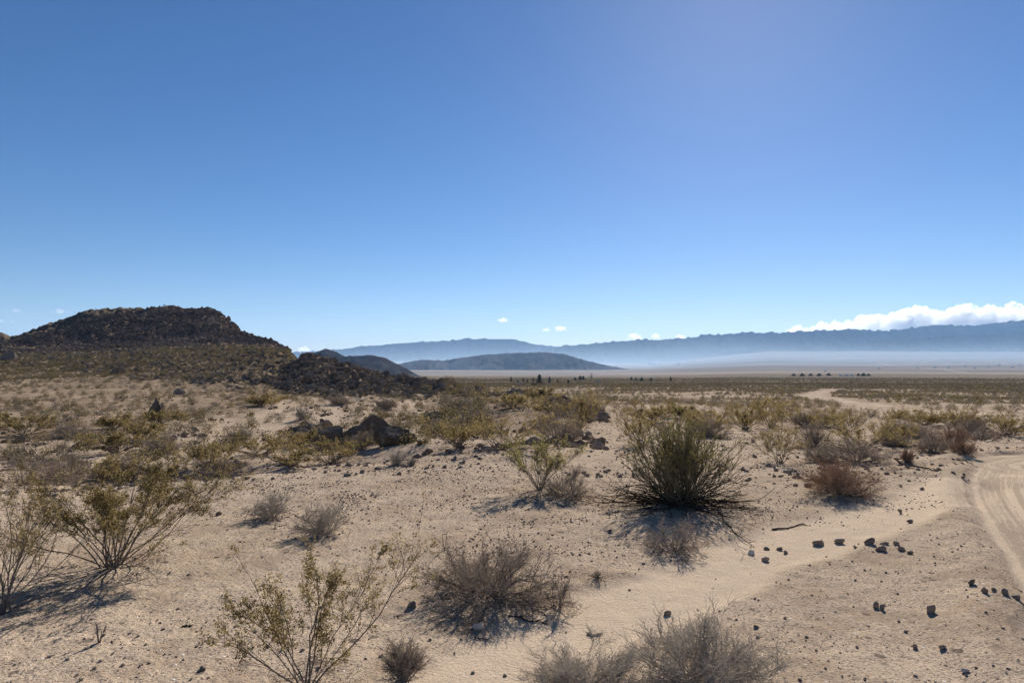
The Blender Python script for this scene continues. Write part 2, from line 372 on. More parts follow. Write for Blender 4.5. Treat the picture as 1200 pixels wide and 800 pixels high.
M = dict(
 ground=ground_material(),
 leaf=var_mat('creosote_leaf', rgb(.165, .125, .05), rgb(.275, .213, .10), trans=.45, nscale=3),
 leaf_green=var_mat('green_leaf', rgb(.18, .155, .055), rgb(.29, .25, .105), trans=.45, nscale=3),
 bark=var_mat('creosote_bark', rgb(.12, .098, .08), rgb(.24, .20, .165), nscale=12),
 darklitter=var_mat('litter_twig', rgb(.07, .055, .042), rgb(.24, .19, .145), nscale=12),
 greenbark=var_mat('green_stem_bark', rgb(.17, .145, .09), rgb(.27, .235, .15), nscale=12),
 darkbark=var_mat('dark_bark', rgb(.04, .03, .024), rgb(.085, .065, .05), nscale=12),
 grey=var_mat('grey_twig', rgb(.40, .345, .29), rgb(.56, .485, .41), trans=.5, nscale=8),
 palegrey=var_mat('pale_twig', rgb(.45, .41, .36), rgb(.62, .57, .50), trans=.5, nscale=8),
 rust=var_mat('rust_twig', rgb(.36, .25, .175), rgb(.52, .385, .28), trans=.45, nscale=8),
 stone=var_mat('stone', rgb(.19, .15, .12), rgb(.38, .30, .235), bump=.01, nscale=14),
 darkstone=var_mat('dark_stone', rgb(.14, .112, .092), rgb(.33, .265, .21), bump=.01, nscale=12),
 palestone=var_mat('pale_stone', rgb(.42, .38, .33), rgb(.6, .55, .48), bump=.006, nscale=20),
 boulder=var_mat('boulder_stone', rgb(.085, .072, .057), rgb(.20, .168, .13), bump=.16, nscale=3.5, pale=rgb(.30, .25, .19)),
 hillrock=var_mat('hill_rock', rgb(.12, .092, .077), rgb(.27, .205, .162), bump=.1, nscale=.12, pale=rgb(.34, .265, .20)),
 slope_rock=var_mat('slope_rock', rgb(.10, .078, .062), rgb(.30, .235, .178), bump=.06, nscale=.8, pale=rgb(.34, .27, .21)),
 scrubleaf=var_mat('scrub_leaf', rgb(.085, .070, .032), rgb(.18, .14, .075), trans=.35, nscale=.05),
 scrubgrey=var_mat('scrub_grey', rgb(.12, .10, .075), rgb(.24, .20, .15), trans=.2, nscale=.05),
 conifer=var_mat('conifer_needles', rgb(.03, .04, .022), rgb(.055, .065, .035), trans=.15, nscale=.3),
 trunk=var_mat('trunk_bark', rgb(.07, .055, .045), rgb(.11, .09, .07)),
 whitewall=var_mat('white_wall', rgb(.72, .71, .68), rgb(.80, .79, .77)),
 roofred=var_mat('red_roof', rgb(.20, .10, .07), rgb(.24, .12, .085)),
 roofgrey=var_mat('grey_roof', rgb(.16, .15, .14), rgb(.22, .21, .20)),
 window=var_mat('window_glass', rgb(.03, .035, .04), rgb(.05, .055, .06)),
)

# ------------------------------------------------------------------ ground sheets
def build_ground():
    front = np.linspace(-R(50), R(50), 1120)
    back = np.linspace(R(50), R(310), 150)[1:-1]
    az = np.concatenate([front, back])
    rr = np.concatenate([[0.4, .8, 1.3, 1.8, 2.4, 3.0], np.exp(np.linspace(math.log(3.4), math.log(700), 760)), np.exp(np.linspace(math.log(712), math.log(23000), 190))])
    A, Rr = np.meshgrid(az, rr)
    x = (Rr * np.sin(A)).ravel(); y = (Rr * np.cos(A)).ravel()
    z, road, off, path, hill, top, dark, outc, grav = H(x, y, full=True)
    nr, na = len(rr), len(az)
    # normals by finite differences on the grid
    X, Y, Z = (v.reshape(nr, na) for v in (x, y, z))
    du = np.stack([np.roll(v, -1, 1) - np.roll(v, 1, 1) for v in (X, Y, Z)], -1)
    dv = np.stack([np.gradient(v, axis=0) for v in (X, Y, Z)], -1)
    nn = np.cross(du, dv); nn /= np.linalg.norm(nn, axis=2)[..., None]; nn *= np.sign(nn[..., 2:3]); nn = nn.reshape(-1, 3)
    fw = sstep(70, 95, y) * (1 - sstep(110, 160, y))
    r2, _ = seg_dist(x, y, FARROAD); r3, _ = seg_dist(x, y, FARROAD2)
    wash = np.maximum(1 - sstep(2.2, 4.5, r2 + .8 * noise2(x * .2, y * .2)), 1 - sstep(1.8, 3.8, r3 + .8 * noise2(x * .2, y * .2))) * (y > 50) * (y < 380)
    r = np.hypot(x, y); px, py = project(x, y, z)
    side = sstep(330, 700, px) * 1.0
    veg = sstep(250, 700, r) * (1 - sstep(2600, 3600, r)) * .95 + sstep(2600, 3600, r) * .25
    veg = np.clip(veg + sstep(11000, 14000, r) + .95 * sstep(4, 13, np.degrees(np.arctan2(x, y))) * sstep(2800, 6000, r) * (.75 + .5 * fbm(x * .0004, y * .0012, 3)), 0, 1)
    playa = sstep(2500, 3500, r) * (1 - .8 * sstep(11000, 14000, r)) * (1 - .55 * sstep(6, 16, np.degrees(np.arctan2(x, y))))
    rock = np.clip(hill * (.72 + .28 * sstep(.0, .5, fbm(x * .03, y * .03, 3) + top)) + dark + outc, 0, 1)
    # fan roads far away on the bajada
    fr = np.zeros(x.shape)
    for a, b, wd in (((2200, 3300), (3300, 5200), 9), ((3300, 5200), (4400, 8200), 14), ((4300, 9300), (5500, 11000), 8), ((4900, 8200), (6000, 9600), 7)):
        d, _ = seg_dist(x, y, [a, b]); fr = np.maximum(fr, 1 - sstep(wd, wd * 1.8, d))
    roada = np.clip(np.maximum.reduce([road, path * .97, wash, fr * .45]), 0, 1)
    veg = veg * (1 - fr); playa2 = playa * (1 - fr * .45)
    # faces
    i = np.arange(nr - 1)[:, None]; j = np.arange(na)[None, :]; j2 = (j + 1) % na
    f = np.stack([i * na + j, i * na + j2, (i + 1) * na + j2, (i + 1) * na + j], -1)
    f = f.reshape(-1, 4)
    # close the centre
    cls = np.zeros(len(f), int)
    fr_ = road[f].mean(1); fp_ = path[f].mean(1)
    cls[fp_ > .5] = 2; cls[fr_ > .5] = 1
    wf = wash[f].mean(1); cls[wf > .5] = 3
    soil = in_poly(px, py, [(-400, 405), (250, 400), (345, 420), (420, 462), (330, 472), (250, 500), (190, 500), (120, 520), (-400, 530)], 14, 12 * fbm(px * .02, py * .05, 3)) * (y > 20) * (r < 700)
    soil = np.maximum(soil, .85 * in_poly(px, py, [(500, 446), (620, 450), (710, 488), (690, 500), (560, 512), (500, 498)], 8, 8 * fbm(px * .03, py * .06, 3)) * (y > 20) * (r < 150))
    soil = np.maximum(soil, .6 * sstep(85, 200, r) * (1 - sstep(500, 900, r)) * sstep(.0, .5, .35 + fbm(x * .012, y * .03, 3)) * (1 - wash))
    at = dict(rock=rock, road=roada, veg=veg, grav=grav, playa=playa2, top=top, off=off + 2.2, soil=soil)
    for k, nm in ((0, 'ground'), (1, 'dirt_road'), (2, 'path'), (3, 'wash_track')):
        ff = f[cls == k]
        if k == 0: tri = None
        used = np.unique(ff); remap = np.full(len(x), -1); remap[used] = np.arange(len(used))
        v = np.stack([x[used], y[used], z[used]], 1)
        me = mesh_np(nm, v, remap[ff], M['ground'], True, attrs={a: q[used] for a, q in at.items()}, normals=nn[used])
        tag(obj(nm, me), kind='structure')
build_ground()

# ------------------------------------------------------------------ mountains (real ridges with depth)
def rock_mat_far(name, c1, c2, c3, s):
    m, t = mat(name); n = N(t); pos = n.new('ShaderNodeNewGeometry').outputs['Position']
    a = n.noise(pos, s, 6, .6); b = n.noise(pos, s * .25, 4)
    col = n.mix(n.ramp(a, .38, .62), c1, c2); col = n.mix(n.ramp(b, .54, .66), col, c3)
    bp = n.new('ShaderNodeBump'); bp.inputs['Strength'].default_value = .8; bp.inputs['Distance'].default_value = .12 / s; n.link(a, bp.inputs['Height'])
    d = n.new('ShaderNodeBsdfDiffuse'); d.inputs[1].default_value = .9; n.link(col, d.inputs[0]); n.link(bp.outputs[0], d.inputs['Normal'])
    o = n.new('ShaderNodeOutputMaterial'); n.link(d.outputs[0], o.inputs[0]); return m
M['mt_near'] = rock_mat_far('dark_hill_rock', rgb(.11, .085, .07), rgb(.19, .15, .125), rgb(.27, .21, .17), .02)
M['mt_mid'] = rock_mat_far('brown_hill_rock', rgb(.22, .18, .14), rgb(.34, .28, .21), rgb(.55, .45, .34), .004)
M['mt_far'] = rock_mat_far('range_rock', rgb(.06, .055, .05), rgb(.11, .095, .08), rgb(.13, .11, .09), .0018)

def ridge(name, outline, Y, basepy, depth, mt, seed, rough=.25, spur=1.0, nx=500, ny=90, jag=1.0):
    """a ridge at distance Y whose crest passes through outline (photo pixels), sloping away on both sides over depth metres"""
    px = np.linspace(outline[0][0], outline[-1][0], nx)
    top = np.interp(px, [o[0] for o in outline], [o[1] for o in outline])
    top = top - jag * 1.5 * (np.abs(fbm(px * .10 + seed, px * 0 + seed, 4, .65)) - .25)
    zt = CAMZ + Y * np.tan(PITCH + np.arctan((400 - top) / F))
    zb = CAMZ + Y * math.tan(PITCH + math.atan((400 - basepy) / F)) - 30
    v = np.linspace(-1, 1, ny)
    X = np.repeat(((px - 600) / F * Y)[None], ny, 0); V = np.repeat(v[:, None], nx, 1)
    Yg = Y + V * depth + depth * .25 * fbm(X / depth * .8 + seed, X * 0, 3)
    Hh = np.maximum(zt - zb, 1)[None]
    prof = (1 - np.abs(V)) ** 1.15
    # spurs and gullies run down from the crest
    sp = 1 - np.abs(fbm(X / depth * 2.2 * spur + seed, V * 1.1 + seed, 4)) * 1.4
    mod = 1 - rough * 1.6 * (1 - sp) * (1 - prof ** 2) - rough * .35 * np.abs(fbm(X / depth * 5, Yg / depth * 5, 3)) * (1 - prof ** 3)
    Z = zb + Hh * prof * np.clip(mod, .05, 1.2)
    vv = np.stack([X, Yg, Z], -1).reshape(-1, 3)
    i = np.arange(ny - 1)[:, None]; j = np.arange(nx - 1)[None]
    f = np.stack([i * nx + j, i * nx + j + 1, (i + 1) * nx + j + 1, (i + 1) * nx + j], -1).reshape(-1, 4)
    o = obj(name, mesh_np(name, vv, f, mt, True)); tag(o, kind='structure'); return o

ridge('dark_hill', [(335, 428), (352, 418), (368, 412), (383, 407.5), (394, 411), (407, 417), (418, 416), (440, 415), (455, 418), (470, 426), (488, 437), (500, 443)], 2500, 445, 420, M['mt_near'], 1.3, .35, 1.0, 300, 70, .5)
ridge('brown_hill', [(455, 431), (475, 424), (495, 421), (520, 422), (545, 418), (575, 414), (600, 413), (640, 412), (660, 414), (680, 420), (695, 424), (712, 428), (735, 432)], 7200, 436, 900, M['mt_mid'], 5.1, .6, 1.2, 400, 80, .6)
ridge('left_range', [(250, 418), (300, 415), (345, 412), (390, 409), (430, 405), (470, 402), (500, 399), (530, 397), (550, 395.5), (600, 397), (625, 402), (650, 405), (690, 410), (730, 418), (760, 425)], 17000, 432, 2200, M['mt_far'], 9.7, .7, 1.0, 520, 90, 1.0)
ridge('right_range', [(560, 424), (600, 416), (640, 409), (668, 404), (700, 401.5), (725, 399), (745, 397), (760, 398), (800, 396.5), (830, 391), (850, 391), (875, 388.5), (905, 389.5), (950, 387), (990, 386), (1030, 388), (1070, 384), (1095, 380), (1110, 379), (1150, 380), (1200, 374), (1260, 366), (1400, 360), (1600, 372)], 14200, 431, 2300, M['mt_far'], 14.2, .75, 1.0, 900, 110, 1.6)
ridge('foothill_range', [(780, 424), (840, 412), (900, 408), (960, 404), (1020, 399), (1060, 396), (1100, 393), (1150, 391), (1200, 388), (1300, 380), (1500, 384)], 12300, 430, 1200, M['mt_far'], 23.2, .7, 1.3, 500, 70, 1.2)

# ------------------------------------------------------------------ haze
def volmat(name, col, dens, aniso):
    m, t = mat(name); n = N(t); v = n.new('ShaderNodeVolumePrincipled')
    v.inputs['Color'].default_value = col; v.inputs['Density'].default_value = dens; v.inputs['Anisotropy'].default_value = aniso
    o = n.new('ShaderNodeOutputMaterial'); n.link(v.outputs[0], o.inputs['Volume']); return m
def boxmesh(name, lo, hi, m):
    v = [(x, y, z) for x in (lo[0], hi[0]) for y in (lo[1], hi[1]) for z in (lo[2], hi[2])]
    f = [(0, 1, 3, 2), (4, 6, 7, 5), (0, 4, 5, 1), (2, 3, 7, 6), (0, 2, 6, 4), (1, 5, 7, 3)]
    return mesh_np(name, v, f, m)
tag(obj('haze', boxmesh('haze', (-25500, -24500, -260), (25500, 24500, 980), volmat('haze_air', rgb(.34, .60, 1.0), .000024, .15))), 'thin blue air over the whole desert basin', 'haze', kind='stuff')
def ellipsoid(name, c, s, m, sub=4):
    import bmesh
    bm = bmesh.new(); bmesh.ops.create_icosphere(bm, subdivisions=sub, radius=1)
    me = bpy.data.meshes.new(name); bm.to_mesh(me); bm.free(); me.materials.append(m)
    o = obj(name, me); o.location = c; o.scale = s; return o
def mist_bank(name, x0, x1, Yc, zb, h, D, m):
    """bank whose depth thins smoothly to nothing at its top and ends"""
    nx, nz = 60, 24; V = []; xs = np.linspace(x0, x1, nx); vs = np.linspace(0, 1, nz)
    for sgn, order in ((-1, vs), (1, vs[::-1][1:])):
        for v in order:
            tp = 1 - np.abs(np.linspace(-1, 1, nx)) ** 3
            yy = Yc + (xs - (x0 + x1) / 2) * .06 + sgn * (D * (1 - v) ** 2.2 * tp + 1) if v < 1 else Yc + (xs - (x0 + x1) / 2) * .06
            hh = h * (1 + .10 * noise2(xs * .0005, xs * 0 + .3)) * (.35 + .65 * tp)
            V.append(np.stack([xs, yy, zb + hh * v], 1))
    V = np.array(V); nr = len(V); i = np.arange(nr - 1)[:, None]; j = np.arange(nx - 1)[None]
    f = np.stack([i * nx + j, (i + 1) * nx + j, (i + 1) * nx + j + 1, i * nx + j + 1], -1).reshape(-1, 4)
    bot = np.stack([(nr - 1) * nx + np.arange(nx - 1), np.arange(nx - 1), np.arange(1, nx), (nr - 1) * nx + np.arange(1, nx)], 1)
    f = np.concatenate([f, bot]).tolist() + [[k * nx for k in range(nr)][::-1], [k * nx + nx - 1 for k in range(nr)]]
    me = bpy.data.meshes.new(name); me.from_pydata(V.reshape(-1, 3).tolist(), [], f); me.materials.append(m); me.update()
    import bmesh
    bm = bmesh.new(); bm.from_mesh(me); bmesh.ops.recalc_face_normals(bm, faces=bm.faces)
    if bm.calc_volume(signed=True) < 0: bmesh.ops.reverse_faces(bm, faces=bm.faces)
    bm.to_mesh(me); bm.free(); return obj(name, me)
tag(mist_bank('valley_mist', -5500, 15500, 10000, -210, 620, 5400, volmat('mist_air', rgb(.62, .80, 1.0), .00014, .1)), 'pale mist lying along the foot of the far mountain range', 'mist', kind='stuff')

# ------------------------------------------------------------------ clouds
def puff_cloud(name, outline, Y, basepy, thick, dens, seed, label, nper=26, group=None):
    import bmesh
    r = np.random.default_rng(seed); bm = bmesh.new()
    for k in range(nper):
        px = r.uniform(outline[0][0], outline[-1][0])
        tp = np.interp(px, [o[0] for o in outline], [o[1] for o in outline])
        hgt = max(basepy - tp, 1) ; rad = r.uniform(.12, .42) * hgt
        py = r.uniform(tp + rad, max(basepy - rad * .4, tp + rad + .1))
        s = Y / F; yy = Y + r.uniform(-.5, .5) * thick
        g = bmesh.ops.create_icosphere(bm, subdivisions=3, radius=1)
        sx, sz = rad * s * r.uniform(1.1, 1.8), rad * s
        z = CAMZ + Y * math.tan(PITCH + math.atan((400 - py) / F))
        for v in g['verts']:
            v.co = Vector((v.co.x * sx + (px - 600) * s, v.co.y * max(sx, thick * .2) + yy, v.co.z * sz + z))
    me = bpy.data.meshes.new(name); bm.to_mesh(me); bm.free()
    o = obj(name, me)
    vs = max(hgt0(outline, basepy) * Y / F / 34, 6)
    md = o.modifiers.new('r', 'REMESH'); md.mode = 'VOXEL'; md.voxel_size = vs
    dg = bpy.context.evaluated_depsgraph_get(); ev = o.evaluated_get(dg)
    m2 = bpy.data.meshes.new_from_object(ev); o.modifiers.clear(); o.data = m2
    n = len(m2.vertices); co = np.empty(n * 3); m2.vertices.foreach_get('co', co); co = co.reshape(-1, 3)
    nn = np.empty(n * 3); m2.vertices.foreach_get('normal', nn); nn = nn.reshape(-1, 3)
    L = hgt0(outline, basepy) * Y / F * .35
    dsp = fbm(co[:, 0] / L + seed, co[:, 2] / L + co[:, 1] / L * .7, 5, .62)
    co += nn * (dsp * L * .45)[:, None]; m2.vertices.foreach_set('co', co.ravel())
    m2.materials.clear(); m2.materials.append(volmat('cloud_vapour', rgb(1, 1, 1), dens, .35)); m2.update()
    tag(o, label, 'cloud', group); return o
def hgt0(outline, b): return b - min(o[1] for o in outline)
puff_cloud('cloud', [(925, 388), (945, 379), (965, 381), (990, 378), (1003, 371), (1030, 369), (1055, 362), (1070, 361), (1085, 366), (1110, 362), (1130, 357), (1150, 359), (1180, 361), (1200, 358), (1240, 352), (1300, 356)], 30000, 396, 700, .0022, 5, 'long white cumulus bank lying behind the crest of the mountain range', 260)
for i, (a, b, tp, bs, lab) in enumerate([
    (1120, 1150, 354, 357.5, 'thin white cloud streak above the long cumulus bank'),
    (1170, 1205, 352, 359, 'white cloud scrap above the high end of the cumulus bank'),
    (582, 597, 371, 377, 'lone small white cloud high above the pale left mountain range'),
    (635, 646, 383, 388, 'small white cloud beside a slightly larger one over the mountains'),
    (650, 666, 380, 388, 'larger of two small white clouds close together over the mountains'),
    (735, 754, 389, 398, 'white puff of cloud sitting low on the range crest, widest of three'),
    (764, 772, 389, 396, 'middle one of three little clouds along the range crest'),
    (790, 802, 390, 397, 'little cloud touching the crest between two peaks, thinnest of three'),
    (346, 366, 404, 412, 'white cloud just peeping past the foot of the dark rocky hill'),
    (8, 26, 360, 366, 'faint white wisp over the left end of the dark rocky hill, highest one'),
    (-10, 18, 372, 378, 'faint white wisp at the picture edge close above the dark hill'),
    (56, 82, 361, 367, 'faint white wisp right above the long slope of the dark hill')]):
    mid = (a + b) / 2
    puff_cloud('cloud', [(a, bs - 1), (a * .7 + b * .3, tp + 1.5), (mid + 1, tp), (b, bs - 1)], 30000, bs, 200, .0035 if i < 9 and i != 0 else .0009, 40 + i, lab, 14, 'small clouds scattered low in the sky')

# ------------------------------------------------------------------ plants
def nrm(v): return v / (np.linalg.norm(v, axis=-1, keepdims=True) + 1e-9)
def grow(r, P0, D, L, k=4, wander=.25, lift=0.):
    n = len(P0); pts = np.empty((n, k + 1, 3)); pts[:, 0] = P0; d = nrm(D.astype(float))
    st = (L / k)[:, None]
    for i in range(k):
        d = nrm(d + wander * r.normal(size=(n, 3)) * .6 + np.array([0, 0, lift]) / k)
        pts[:, i + 1] = pts[:, i] + d * st
    return pts
def spawn(r, pts, m, t0=.3, t1=1., spread=.6):
    """m children on random places of the parent lines: start points, directions, parent index"""
    n, k1, _ = pts.shape; par = r.integers(0, n, m)
    t = (t0 + (t1 - t0) * r.random(m) ** .8) * (k1 - 1); i = np.minimum(t.astype(int), k1 - 2); f = (t - i)[:, None]
    a = pts[par, i]; b = pts[par, i + 1]
    tan = nrm(b - a); d = nrm(tan + spread * r.normal(size=(m, 3)))
    return a + (b - a) * f, d, par, t / (k1 - 1)
def tubes(pts, r0, r1, sides=3):
    n, k1, _ = pts.shape
    tan = np.empty_like(pts); tan[:, :-1] = pts[:, 1:] - pts[:, :-1]; tan[:, -1] = tan[:, -2]; tan = nrm(tan)
    ref = np.where(np.abs(tan[..., 2:3]) > .9, np.array([1., 0, 0]), np.array([0, 0, 1.]))
    u = nrm(np.cross(tan, ref)); v = np.cross(tan, u)
    r0 = np.broadcast_to(np.asarray(r0, float), (n,)); r1 = np.broadcast_to(np.asarray(r1, float), (n,))
    rad = r0[:, None] + (r1 - r0)[:, None] * np.linspace(0, 1, k1)[None]
    an = np.arange(sides) / sides * 2 * math.pi
    ring = u[:, :, None] * np.cos(an)[None, None, :, None] + v[:, :, None] * np.sin(an)[None, None, :, None]
    V = pts[:, :, None] + ring * rad[:, :, None, None]
    V = V.reshape(-1, 3)
    b = (np.arange(n) * k1 * sides)[:, None, None] + (np.arange(k1 - 1) * sides)[None, :, None]
    s = np.arange(sides)[None, None]; s2 = (s + 1) % sides
    f = np.stack([b + s, b + s2, b + s2 + sides, b + s + sides], -1).reshape(-1, 4)
    return V, f
def leaves(r, c, size, up=.3, aspect=.5):
    """small rhombic leaves at points c"""
    n = len(c); d = nrm(r.normal(size=(n, 3)) + np.array([0, 0, up])); e = nrm(np.cross(d, r.normal(size=(n, 3))))
    sz = (size * r.uniform(.6, 1.3, n))[:, None]
    a = c - d * sz * .5; b = c + e * sz * aspect * .5; q = c + d * sz * .5; g = c - e * sz * aspect * .5
    V = np.stack([a, b, q, g], 1).reshape(-1, 3); f = np.arange(n * 4).reshape(-1, 4); return V, f
def join(parts):
    V = []; Fc = []; o = 0
    for v, f in parts: V.append(v); Fc.append(f + o); o += len(v)
    return np.concatenate(V), np.concatenate(Fc)
def tint_of(r, nf, per=1): return r.random(nf)

def fan_dirs(r, n, tilt, tmin=.05, lean=(0, 0)):
    az = np.linspace(0, 2 * math.pi, n, endpoint=False) + r.normal(size=n) * .3; ti = tmin + (tilt - tmin) * r.random(n) ** .7
    return np.stack([np.cos(az) * np.sin(ti) + lean[0], np.sin(az) * np.sin(ti) + lean[1], np.cos(ti)], 1)

def creosote(seed, w, h, stems=16, tilt=1.05, dens=1., leaf=.013, fine=True, lean=(0, 0), leafstart=.45, stemr=.011, spread=.32, nleaf=7., lift=.12, zmin=.3):
    """open vase of bare wiggly stems that branch upwards, small leaves gathered on the outer twigs -> (stems V,F),(leaves V,F)"""
    r = np.random.default_rng(seed)
    D = fan_dirs(r, stems, tilt, .12, lean)
    base = np.stack([r.normal(size=stems) * .025 * w, r.normal(size=stems) * .025 * w, np.full(stems, -.02)], 1)
    L = h * r.uniform(.6, .85, stems) / np.maximum(.5, D[:, 2])
    p1 = grow(r, base, D, L, 7, .2, lift)
    m2 = int(stems * (10 if fine else 6)); q, d, par, t = spawn(r, p1, m2, zmin, 1, spread)
    d[:, 2] = np.abs(d[:, 2]) * .7 + .15; L2 = L[par] * r.uniform(.25, .5, m2) * (1.1 - .45 * t)
    p2 = grow(r, q, d, L2, 5, .25, .1)
    m3 = int(m2 * (7 if fine else 4)); q3, d3, par3, t3 = spawn(r, p2, m3, .2, 1, spread * 1.5)
    L3 = L2[par3] * r.uniform(.25, .5, m3); p3 = grow(r, q3, d3, L3, 3, .3, .08)
    allp = np.concatenate([p2.reshape(-1, 3), p3.reshape(-1, 3)])
    sx = w / (np.percentile(allp[:, 0], 96.5) - np.percentile(allp[:, 0], 3.5)); sz = h / np.percentile(allp[:, 2], 98.5); sy = sx * r.uniform(.85, 1.)
    S = np.array([sx, sy, sz]); p1, p2, p3 = p1 * S, p2 * S, p3 * S
    for p in (p1, p2, p3): p[:, 1:, 2] = np.maximum(p[:, 1:, 2], .02)
    parts = [tubes(p1, stemr * r.uniform(.6, 1.2, stems), stemr * .3, 5), tubes(p2, stemr * .34, stemr * .14, 3), tubes(p3, stemr * .14, stemr * .08, 3)]
    nl = int(m3 * nleaf * dens); c, _, par, t = spawn(r, p3, nl, .25, 1.02, .5)
    keep = c[:, 2] > h * leafstart * (r.random(nl) * .6 + .5)
    e = p3[:, -1]; spray = (noise2(e[:, 0] / w * 9 + seed, e[:, 1] / w * 9 + e[:, 2] / h * 6) + .3 * r.normal(size=len(e)))[par] > -.3
    c = c[keep & spray]; c = c + r.normal(size=c.shape) * leaf * .6
    return join(parts), leaves(r, c, leaf)

def twiggy(seed, w, h, n1=26, n2=8, n3=5, tilt=1.4, rad=.004, wander=.3, round_=True, leafn=0, leafs=.006, spreadb=.13):
    """dry rounded tangle of fine twigs"""
    r = np.random.default_rng(seed)
    D = fan_dirs(r, n1, tilt, .05); base = np.stack([D[:, 0] * spreadb * r.random(n1), D[:, 1] * spreadb * r.random(n1), np.full(n1, -.01)], 1)
    L = .5 * r.uniform(.6, 1, n1)
    p1 = grow(r, base, D, L, 5, wander, .12)
    q, d, par, t = spawn(r, p1, n1 * n2, .1, 1, .5); L2 = L[par] * r.uniform(.3, .6, len(par)) * (1.15 - .5 * t); p2 = grow(r, q, d, L2, 4, wander, .12)
    q, d, par, t = spawn(r, p2, n1 * n2 * n3, .1, 1, .75); L3 = L2[par] * r.uniform(.3, .7, len(par)); p3 = grow(r, q, d, L3, 3, wander, .1)
    allp = p3.reshape(-1, 3)
    S = np.array([w / (2 * np.percentile(np.abs(allp[:, 0]), 95)), w / (2 * np.percentile(np.abs(allp[:, 1]), 95)), h / np.percentile(allp[:, 2], 97.5)])
    p1, p2, p3 = p1 * S, p2 * S, p3 * S
    for p in (p1, p2, p3): p[:, 1:, 2] = np.maximum(p[:, 1:, 2], .004)
    A = join([tubes(p1, rad * .9, rad * .4, 4), tubes(p2, rad * .42, rad * .25, 3)])
    B = [tubes(p3, rad * .27, rad * .17, 3)]
    if leafn:
        c, _, _, _ = spawn(r, p3, leafn, .2, 1, .3); B.append(leaves(r, c, leafs))
    return A, join(B)

def plant(name, label, cat, px, py, parts, group=None, rot=0, ymin=0, pos=None, dz=0):
    """parts: list of (part name, (V,F), material)"""
    x, y, z = pos or hit(px, py, ymin)
    root = empty(name, (x, y, z + dz)); root.rotation_euler = (0, 0, rot); tag(root, label, cat, group)
    for nm, (V, f), m in parts:
        rr = np.random.default_rng(len(V)); t = np.repeat(rr.random(len(V) // 12 + 1), 12)[:len(V)] * .5
        obj(nm, mesh_np(nm, V, f, m, attrs={'tint': t}), root)
    return root
def size_at(px, py, w, h, ymin=0):
    x, y, z = hit(px, py, ymin); return w * y / F, h * y / F
LEAVES = lambda: M['leaf']
def C(label, px, py, w, h, seed, group=None, green=False, ymin=0, near=None, **kw):
    W, Hh = size_at(px, py, w, h, ymin); _, Y, _ = hit(px, py, ymin)
    fine = Y < 13 if near is None else near
    kw.setdefault('leaf', .017 if Y < 9 else .0020 * Y)
    kw.setdefault('stemr', .007 if Y < 13 else .00055 * Y)
    kw.setdefault('nleaf', 7 if fine else 12)
    a, b = creosote(seed, W, Hh, fine=fine, **kw)
    return plant('creosote_bush', label, 'creosote bush', px, py, [('stems', a, M['bark']), ('foliage', b, M['leaf_green'] if green else M['leaf'])], group, ymin=ymin)
def G(label, px, py, w, h, seed, m='grey', name='dry_shrub', cat='dry shrub', group=None, ymin=0, **kw):
    W, Hh = size_at(px, py, w, h, ymin); _, Y, _ = hit(px, py, ymin)
    kw.setdefault('rad', .0042 if Y < 9 else .00045 * Y)
    kw['n3'] = int(kw.get('n3', 5) * 2); kw['n1'] = int(kw.get('n1', 26) * 1.35)
    a, b = twiggy(seed, W, Hh, **kw)
    bk = {'grey': 'bark', 'palegrey': 'grey', 'rust': 'bark'}[m]
    return plant(name, label, cat, px, py, [('stems', a, M[bk]), ('twigs', b, M[m])], group, ymin=ymin)

# foreground
C('large wide creosote bush with olive crown and bare grey stems at the left', 131, 664, 195, 122, 11, stems=24, tilt=1.2, leafstart=.5, stemr=.0085, nleaf=26, leaf=.019)
C('half-bare creosote bush cut off by the left picture edge, nearest the camera there', 2, 720, 200, 160, 12, stems=16, tilt=1.05, leafstart=.72, nleaf=16, stemr=.0075, lean=(.1, 0))
C('sparse open creosote bush at the bottom edge with few leafy sprays', 357, 806, 190, 160, 13, stems=11, tilt=1.1, leafstart=.3, nleaf=17, stemr=.006, spread=.45, leaf=.016)
